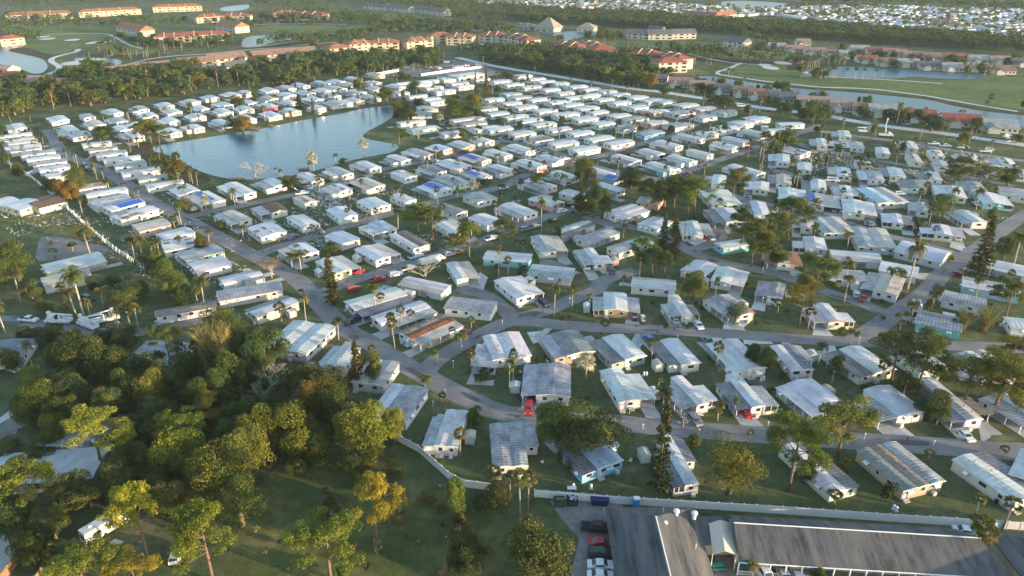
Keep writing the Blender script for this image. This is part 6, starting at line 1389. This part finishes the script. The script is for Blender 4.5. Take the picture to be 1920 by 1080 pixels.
for h in list(HS.values()):
    if not h.near: continue
    for q in range(2):
        X,Y=near_home(h,R.choice((-1,1)),R.uniform(-.95,.95),R.uniform(.5,1.1))
        if inhome(X,Y,.35) or onroad(X,Y,1) or not 0<pp(X,Y)[0]<1920: continue
        t_=R.random()
        if t_<.4:
            o=empty('rubbish_bin',(X,Y,0),R.uniform(0,6)); m=MB(); m.hexa([(-.22,-.25,.05),(.22,-.25,.05),(.22,.25,.05),(-.22,.25,.05),(-.28,-.32,.95),(.28,-.32,.95),(.28,.32,.95),(-.28,.32,.95)]); m.obj('bin','plain',o,R.choice([(.05,.12,.07),(.03,.03,.035),(.05,.1,.25)])); m=MB(); m.box(-.31,.31,-.35,.35,.955,1.02); m.obj('lid','plain',o,(.05,.05,.05)); reg(o,'wheeled rubbish bin','bin','beside the mobile homes','rubbish bins')
        elif t_<.7:
            o=empty('garden_chair',(X,Y,0),R.uniform(0,6)); m=MB(); m.box(-.28,.28,-.26,.26,.4,.45); m.obj('seat','vinyl',o); m=MB(); m.box(-.28,.28,.26,.31,.4,.95); m.obj('backrest','vinyl',o)
            for a in(-.25,.25):
                for b in(-.22,.22): m=MB(); m.box(a-.025,a+.025,b-.025,b+.025,0,.4); m.obj('leg','vinyl',o)
            reg(o,'white garden chair','chair','beside the mobile homes','garden chairs')
        else: tree('S',X,Y,R.uniform(.9,1.6),R.uniform(1.1,1.9),'against the mobile home walls',R.choice([(1,1,1),(1.4,1.2,.9),(1.9,.8,.6)]))
# pool by the park clubhouse, docks, round flower bed
X,Y=gp(851,147); sheet('pool_deck',[(X-13,Y-6),(X+15,Y-2),(X+13,Y+9),(X-14,Y+6)],.08,'pale_concrete',px=False); sheet('swimming_pool',[(X-9,Y-3),(X+9,Y-.5),(X+8,Y+5),(X-9,Y+3)],.1,'teal_water',px=False)
def dock(x,y,deg,L,W,label):
    X,Y=gp(x,y); o=empty('dock',(X,Y,0),rad(deg)); m=MB(); m.box(-L/2,L/2,-W/2,W/2,.45,.55); m.obj('deck','wood',o)
    for a in(-L/2+.2,0,L/2-.2):
        for b in(-W/2+.1,W/2-.1): m=MB(); m.box(a-.07,a+.07,b-.07,b+.07,-.3,1.4); m.obj('post','wood',o)
    m=MB(); m.box(-L/2,L/2,-W/2-.02,-W/2+.04,1.3,1.4); m.box(-L/2,L/2,W/2-.04,W/2+.02,1.3,1.4); m.obj('rail','wood',o); tag(o,label,'dock')
dock(447,337,0,6,3,'small wooden dock at the near left lake shore'); dock(570,318,5,5,3,'wooden dock behind the torn brown-roofed lakeside home'); dock(476,243,-8,5.5,3,'pale dock under the spreading tree on the far shore'); dock(508,237,-8,2.5,2,'tiny dock by the lawn of the far shore')
X,Y=gp(912,702); sheet('flower_bed',[(X+math.cos(a*.524)*3.4,Y+math.sin(a*.524)*3.) for a in range(12)],.03,'mulch',px=False)
for x,y,t in((903,700,0),(912,706,0),(922,698,1),(908,694,0)): tree('S',*gp(x,y),1.5,2.,'in the round flower bed',(1.4,1.,.7))
# lamp posts, poles
def post(kind,x,yb,yt,label,zone):
    X,Y=gp(x,yb); lo,hi=0,40
    for _ in range(25):
        mid=(lo+hi)/2
        if pp(X,Y,mid)[1]>yt: lo=mid
        else: hi=mid
    o=empty(kind,(X,Y,0)); m=MB()
    if kind=='utility_pole':
        m.tube([(0,0,0),(0,0,lo)],[.2,.14],8); m.obj('pole','palm_bark',o); m=MB(); m.box(-1.1,1.1,-.06,.06,lo-.7,lo-.58); m.obj('crossarm','wood',o)
        for a in(-.95,0,.95): m=MB(); m.tube([(a,0,lo-.58),(a,0,lo-.35)],[.06,.05],6); m.obj('insulator','vinyl',o)
    else:
        m.tube([(0,0,0),(0,0,lo-.35)],[.06,.045],6); m.obj('pole','white_trim' if kind=='lamp_post' else 'rubber',o); m=MB(); m.tube([(0,0,lo-.35),(0,0,lo-.3),(0,0,lo-.05),(0,0,lo)],[.1,.17,.2,.06],8); m.obj('lantern','white_trim' if kind=='lamp_post' else 'rubber',o)
    reg(o,label,'lamp post' if kind=='lamp_post' else 'pole',zone,kind.replace('_',' ')+'s')
for t in "835 742 730;1205 805 795;1429 570 557;1549 690 680;1065 780 770;1180 775 765;1440 798 790;1610 645 632;1750 836 826;1270 640 628;1068 570 558;1008 700 690;942 610 600;866 800 790;1000 640 626;820 680 664;812 762 752;1310 815 804;1475 812 800;1620 825 812;850 690 676;1405 655 645;1540 660 650;1200 655 646;1395 525 508;1430 512 500".split(';'):
    q=[float(v) for v in t.split()]; post('lamp_post',*q,'thin white yard lamp post','in the lower right gardens')
for t in "1905 770 670;1280 800 788;1272 300 262;1282 455 418;360 172 140;745 132 107;698 128 107;906 128 105;1180 160 138;1402 250 205;1425 336 278;1545 275 247;1578 260 220;1813 282 245;1457 282 245;1290 256 222".split(';'):
    q=[float(v) for v in t.split()]; post('utility_pole',*q,'wooden utility pole','in the park' if q[1]>200 else 'beyond the park')
for t in "1003 598 588;1080 552 545;1192 618 610;1232 630 622;1128 632 622;1500 822 814;1700 830 820;1690 640 632;1440 792 784;520 505 494;435 455 446;640 520 512;700 522 512;930 795 786".split(';'):
    q=[float(v) for v in t.split()]; X,Y=gp(q[0],q[1]); o=empty('mailbox_post',(X,Y,0),R.uniform(0,3)); m=MB(); m.box(-.05,.05,-.05,.05,0,1.); m.obj('post','wood',o); m=MB(); m.prof([(-.12,1.),(.12,1.),(.12,1.15),(.06,1.25),(-.06,1.25),(-.12,1.15)],-.28,.28); m.obj('box','rubber',o); reg(o,'black mailbox on a post','mailbox','along the park streets','mailboxes')
# small things in yards
def tank(x,y): 
    X,Y=gp(x,y); o=empty('water_tank',(X,Y,0)); m=MB(); m.tube([(0,0,0),(0,0,1.),(0,0,1.12)],[.28,.28,.12],10); m.obj('body','vinyl',o); m=MB(); m.box(-.4,.4,-.35,.35,-.02,.05); m.obj('pad','concrete',o); reg(o,'small white tank','tank','beside a home in lower rows','white tanks')
for x,y in((1207,704),(1212,704),(1427,714),(1432,712),(1280,920),(1675,955),(1680,958),(1108,916),(1075,915)): tank(x,y)
for x,y in((1322,910),(1290,905)): 
    X,Y=gp(x,y); o=empty('barbecue_grill',(X,Y,0)); m=MB(); m.tube([(0,0,.7),(0,0,.9),(0,0,1.1)],[.2,.32,.15],10); m.obj('lid','rubber',o); m=MB(); [m.tube([(math.cos(a)*.3,math.sin(a)*.3,0),(math.cos(a)*.15,math.sin(a)*.15,.72)],[.02,.02],4) for a in(0,2.1,4.2)]; m.obj('legs','chrome',o); reg(o,'round black barbecue grill','grill','behind the bottom row home','grills')
for pts,lab in ((("1072 920 1082 918"),'small white garden table by the white fence'),):
    n=[float(v) for v in pts.split()]; X,Y=gp(n[0],n[1]); o=empty('garden_table',(X,Y,0)); m=MB(); m.box(-.9,.9,-.5,.5,.7,.76); m.obj('tabletop','vinyl',o)
    for a in(-.8,.8):
        for b in(-.4,.4): m=MB(); m.box(a-.04,a+.04,b-.04,b+.04,0,.7); m.obj('leg','vinyl',o)
    tag(o,lab,'table')
n_=[(1391,1062),(1345,1065)]
for i,(x,y) in enumerate(n_):
    X,Y=gp(x,y); o=empty('picnic_bench',(X,Y,0),rad(5)); m=MB(); m.box(-1,1,-.4,.4,.7,.76); m.obj('tabletop','plain',o,(.04,.35,.33)); 
    for s in(-.75,.75): m=MB(); m.box(-1,1,s-.15,s+.15,.42,.47); m.obj('seat','plain',o,(.04,.35,.33))
    for s in(-.8,.8): m=MB(); m.box(s-.04,s+.04,-.7,.7,.36,.42); m.box(s-.04,s+.04,-.3,-.2,0,.7); m.box(s-.04,s+.04,.2,.3,0,.7); m.obj('leg','plain',o,(.04,.3,.28))
    reg(o,'teal picnic table','picnic table','under the motel veranda','picnic tables')
# people: a skinned body, head with hair, posed mid-stride or standing
def person(x,y,deg,shirt,trousers,label,walk=.25):
    X,Y=gp(x,y); bm=[]; V=[(0,0,.95),(0,0,1.15),(0,0,1.4),(0,0,1.5),(.01,0,1.6),(.02,0,1.72)]; E_=[(0,1),(1,2),(2,3),(3,4),(4,5)]; Rr=[.15,.14,.17,.06,.1,.08]
    def add(p,r,c): V.append(p); Rr.append(r); E_.append((c,len(V)-1)); return len(V)-1
    for s,w_ in((-1,walk),(1,-walk)):
        a=add((0,s*.1,.88),.1,0); b=add((w_*.5,s*.11,.5),.07,a); c=add((w_*.8-.05,s*.11,.1),.045,b); add((w_*.8+.14,s*.12,.04),.04,c)
        a=add((0,s*.21,1.4),.06,2); b=add((-w_*.4,s*.27,1.12),.045,a); c=add((-w_*.6+.12,s*.27,.9),.035,b); h_=add((-w_*.6+.16,s*.27,.82),.035,c)
        for f in range(5): add((-w_*.6+.19+.01*f,s*(.25+.012*f),.755-.006*abs(f-2)),.009,h_)
    me=bpy.data.meshes.new('body'); me.from_pydata(V,E_,[]); o=mk('person',me,None,None,(X,Y,.05),rad(deg))
    md=o.modifiers.new('s','SKIN'); md.use_smooth_shade=True
    for i,r in enumerate(Rr): me.skin_vertices[0].data[i].radius=(r,r*(1.25 if i in(1,2) else 1))
    me.skin_vertices[0].data[0].use_root=True
    o.modifiers.new('d','SUBSURF').levels=1; o.modifiers['d'].render_levels=1
    return o,shirt,trousers,label
PPL=[]
for a in [(493,475,40,'a','b','person in dark clothes walking at the left street junction',.25),(435,452,120,'a','b','person in dark clothes standing at the left street kerb',.05),(1018,588,0,'a','b','person in a red top on the corner lawn at centre',.1),(1382,1056,90,'a','b','person in dark clothes beside the motel picnic table',.05)]: PPL.append(person(*a))
dg=bpy.context.evaluated_depsgraph_get(); dg.update()
PM={}
for nm,c in(('shirt_red',(.4,.03,.03)),('shirt_dark',(.04,.05,.08)),('trousers_dark',(.04,.045,.06)),('hair',(.03,.02,.015))): simple(nm,c,.8,.1)
for i,(o,_,_,lab) in enumerate(PPL):
    me=bpy.data.meshes.new_from_object(o.evaluated_get(dg)); o.modifiers.clear(); o.data=me
    for q in('skin','shirt_red' if i==2 else 'shirt_dark','trousers_dark'): me.materials.append(M[q])
    for p in me.polygons:
        z=p.center.z; p.material_index=2 if .06<z<.96 and abs(p.center.y)<.2 else (1 if .96<=z<1.49 and not(z<1.1 and abs(p.center.y)>.2) else 0)
    h_=MB(); h_.tube([(-.01,0,1.66),(0,0,1.74),(.0,0,1.82)],[.1,.11,.04],8); h_.obj('hair','hair',o); tag(o,lab,'person','people')
# ------------------------------------------------------------------ storm debris
def debris(txts,name='storm_debris'):
    V=[];Fc=[];C_=[]
    pal=[(.75,.76,.78)]*7+[(.6,.58,.55),(.5,.42,.33),(.4,.28,.18),(.35,.36,.38),(.3,.45,.55),(.6,.45,.4),(.12,.12,.13)]
    for t,n,big in txts:
        P=nums(t); c=0; tr=0; 
        cl=[rnd_in(P) for _ in range(max(2,n//25))]
        while c<n and tr<n*6:
            tr+=1
            if R.random()<.65: a=R.choice(cl); X,Y=a[0]+R.gauss(0,2.2),a[1]+R.gauss(0,2.2)
            else: X,Y=rnd_in(P)
            if inhome(X,Y,-.5) or wet(X,Y) or (onroad(X,Y,-.6) and R.random()<.85): continue
            c+=1; s=R.uniform(.15,.8)*big; l=s*R.uniform(.3,3.2); w_=s*R.uniform(.15,.7); th=R.uniform(0,6.28); z=R.uniform(.04,.25)+(R.random()**3)*1.1*big; ti=R.gauss(0,.35); ru=R.gauss(0,.3)
            ux,uy=math.cos(th),math.sin(th); k=len(V)
            for dz in(0,.03):
                for a,b in((-1,-1),(1,-1),(1,1),(-1,1)):
                    V.append((X+ux*a*l/2-uy*b*w_/2,Y+uy*a*l/2+ux*b*w_/2,max(.03,z+a*l/2*ti+b*w_/2*ru+dz)))
            for q in((0,3,2,1),(4,5,6,7),(0,1,5,4),(1,2,6,5),(2,3,7,6),(3,0,4,7)): Fc.append(tuple(k+i for i in q)); 
            cc=R.choice(pal); C_+=[cc]*6
    me=bpy.data.meshes.new(name); me.from_pydata(V,[],Fc); a=me.attributes.new('paint','FLOAT_COLOR','FACE'); a.data.foreach_set('color',[x for c in C_ for x in (*c,1)]); me.materials.append(M['mass_paint']); me.update(); o=mk(name,me); o['kind']='stuff'
debris([("0 425 40 415 150 400 160 408 60 440 10 448",170,.8),("95 375 150 395 220 460 280 500 300 525 260 515 190 470 120 410",420,.7),("150 380 215 395 300 460 260 470 200 420",170,.8),("0 400 140 385 160 430 80 470 0 460",110,.6),
 ("440 395 560 375 640 380 680 400 600 450 520 460 470 430",620,.85),("590 345 660 335 680 365 650 395 600 390 580 365",520,1.1),("410 435 470 430 480 470 430 480",140,.8),("690 360 780 340 800 370 740 400 680 400",260,.8),("700 325 800 300 960 270 1000 285 880 330 760 350",340,.7),
 ("890 340 1080 300 1100 330 960 380 880 390",260,.8),("985 265 1080 300 1060 312 1000 300",360,.9),("1090 330 1160 320 1200 340 1120 350",120,.7),("1500 285 1600 295 1610 335 1540 345 1490 330",620,1.1),("1600 300 1720 320 1740 345 1650 345 1600 330",420,.9),
 ("1690 270 1860 290 1880 330 1780 345 1700 320",700,1.),("1420 290 1500 300 1480 350 1430 340",200,.8),("1540 345 1760 345 1900 340 1900 420 1640 430 1500 400",330,.7),("1240 310 1330 290 1340 305 1270 330",180,.8),("215 330 300 330 340 380 380 420 340 440 260 390",300,.9),
 ("240 470 330 460 340 520 280 520",140,.8),("330 480 470 500 450 540 380 540",150,.8),("560 440 640 430 660 460 600 475",140,.8),("740 440 860 430 900 460 820 490",150,.8),("170 600 240 595 270 625 200 630",70,.7),("380 560 430 560 440 590 400 600",60,.9),("0 380 30 372 90 395 60 420",90,.8),
 ("960 380 1130 370 1120 430 980 440",150,.6),("500 180 900 160 1100 240 900 290 700 300",160,.6),("1180 180 1420 230 1400 290 1200 290",160,.7),("1280 550 1900 560 1900 620 1300 640",40,.5),("1690 745 1900 740 1900 800 1700 800",60,.5),("480 880 960 900 900 1060 480 1040",30,.5)])
# loose blue tarpaulins and a few dropped roof sheets as things
for x,y,w_,l_ in((448,370,3,4),(664,400,3,4),(858,294,3,4),(1160,330,3,3),(730,296,2,3)):
    X,Y=gp(x,y); m=MB(); n=4
    for i in range(n):
        for j in range(n): a=(X+w_*(i/n-.5),Y+l_*(j/n-.5)); m.hexa([(a[0],a[1],.02),(a[0]+w_/n,a[1],.02),(a[0]+w_/n,a[1]+l_/n,.02),(a[0],a[1]+l_/n,.02)]+[(a[0]+dx*w_/n,a[1]+dy*l_/n,.25+.25*math.sin((i+dx)*2.1)*math.cos((j+dy)*1.7)) for dx,dy in((0,0),(1,0),(1,1),(0,1))])
    o=m.obj('tarpaulin','blue_tarp'); o.location=(0,0,0); reg(o,'crumpled blue tarpaulin','tarp','on debris between the homes','loose tarpaulins')
# ------------------------------------------------------------------ past three hundred of a kind, the ones that show smallest become one mass
def join_np(objs,name):
    co=[];li=[];ls=[];mi=[];ob=[]; mats=[]; nv=nl=0
    for o in objs:
        me=o.data; mw=wmat(o); A=np.array(mw)
        v=np.empty(len(me.vertices)*3,np.float32); me.vertices.foreach_get('co',v); v=v.reshape(-1,3)@A[:3,:3].T+A[:3,3]
        l=np.empty(len(me.loops),np.int32); me.loops.foreach_get('vertex_index',l); s=np.empty(len(me.polygons),np.int32); me.polygons.foreach_get('loop_start',s); q=np.empty(len(me.polygons),np.int32); me.polygons.foreach_get('material_index',q)
        mp=[]
        for x in me.materials:
            if x not in mats: mats.append(x)
            mp.append(mats.index(x))
        co.append(v); li.append(l+nv); ls.append(s+nl); mi.append(np.array(mp,np.int32)[q]); nv+=len(v); nl+=len(l)
    co=np.concatenate(co); li=np.concatenate(li); ls=np.concatenate(ls); mi=np.concatenate(mi)
    me=bpy.data.meshes.new(name); me.vertices.add(nv); me.vertices.foreach_set('co',co.astype(np.float32).ravel()); me.loops.add(nl); me.loops.foreach_set('vertex_index',li)
    me.polygons.add(len(ls)); me.polygons.foreach_set('loop_start',ls); 
    for x in mats: me.materials.append(x)
    me.polygons.foreach_set('material_index',mi); me.update(calc_edges=True); o=mk(name,me); o['kind']='stuff'; return o
allo=list(COL.objects); ch={}
for o in allo:
    if o.parent: ch.setdefault(o.parent.name,[]).append(o)
for nm,keep,mass in(('mobile_home',300,'distant_park_homes'),('broadleaf_tree',298,'distant_trees'),('cabbage_palm',298,'distant_palms')):
    hs=[o for o in allo if o.parent is None and o.name.split('.')[0]==nm]
    def size(o):
        x,y=pp(o.location.x,o.location.y)
        if not(-60<x<1980 and -10<y<1180): return 0
        return pxm(y)*o.scale.z*(8 if nm!='mobile_home' else 1)
    hs.sort(key=size,reverse=True); extra=hs[keep:]
    if not extra: continue
    es=set(o.name for o in extra); REG=[r for r in REG if r[0].name not in es]
    objs=[]
    for o in extra:
        c1=ch.get(o.name,[]); objs+=c1+[g for c in c1 for g in ch.get(c.name,[])]+([o] if o.data else [])
    if nm=='mobile_home': to_mass(objs,mass)
    else: join_np(objs,mass)
    for o in objs+[e for e in extra if e not in objs]: bpy.data.objects.remove(o)
    allo=list(COL.objects)
# air: a closed box of even thin haze
m=bpy.data.materials.new('thin_haze'); m.use_nodes=True; nt=m.node_tree; nt.nodes.remove(nt.nodes['Principled BSDF']); pv=nt.nodes.new('ShaderNodeVolumePrincipled'); pv.inputs['Color'].default_value=(.72,.86,1,1); pv.inputs['Density'].default_value=HAZE; pv.inputs['Anisotropy'].default_value=.0
nt.links.new(pv.outputs[0],nt.nodes['Material Output'].inputs['Volume']); M['thin_haze']=m
b=MB(); b.box(-5200,5200,-300,9100,-1,112); struct(b.obj('haze','thin_haze'),'stuff')
# ------------------------------------------------------------------ light
AZ,EL=rad(-22),rad(6.5)      # the sun stands low at the right, slightly behind the camera
sd=Vector((math.cos(AZ)*math.cos(EL),math.sin(AZ)*math.cos(EL),math.sin(EL)))
sun=bpy.data.lights.new('sun','SUN'); sun.energy=2.7; sun.angle=rad(.6); sun.color=(1,.75,.47)
so=bpy.data.objects.new('sun',sun); COL.objects.link(so); so.rotation_euler=(-sd).to_track_quat('-Z','Y').to_euler()
w=bpy.data.worlds.new('World'); scene.world=w; w.use_nodes=True; nt=w.node_tree
sk=nt.nodes.new('ShaderNodeTexSky'); sk.sky_type='NISHITA'; sk.sun_disc=False; sk.sun_elevation=EL; sk.sun_rotation=math.pi/2-AZ
sk.altitude=0; sk.air_density=1; sk.dust_density=.5; sk.ozone_density=1.3
nt.links.new(sk.outputs[0],nt.nodes['Background'].inputs[0]); nt.nodes['Background'].inputs[1].default_value=.15
v=scene.view_settings; v.view_transform='Standard'; v.look='None'; v.exposure=2.05; v.gamma=1
scene.cycles.max_bounces=6; scene.cycles.transparent_max_bounces=4; scene.cycles.use_denoising=True
finish_labels()
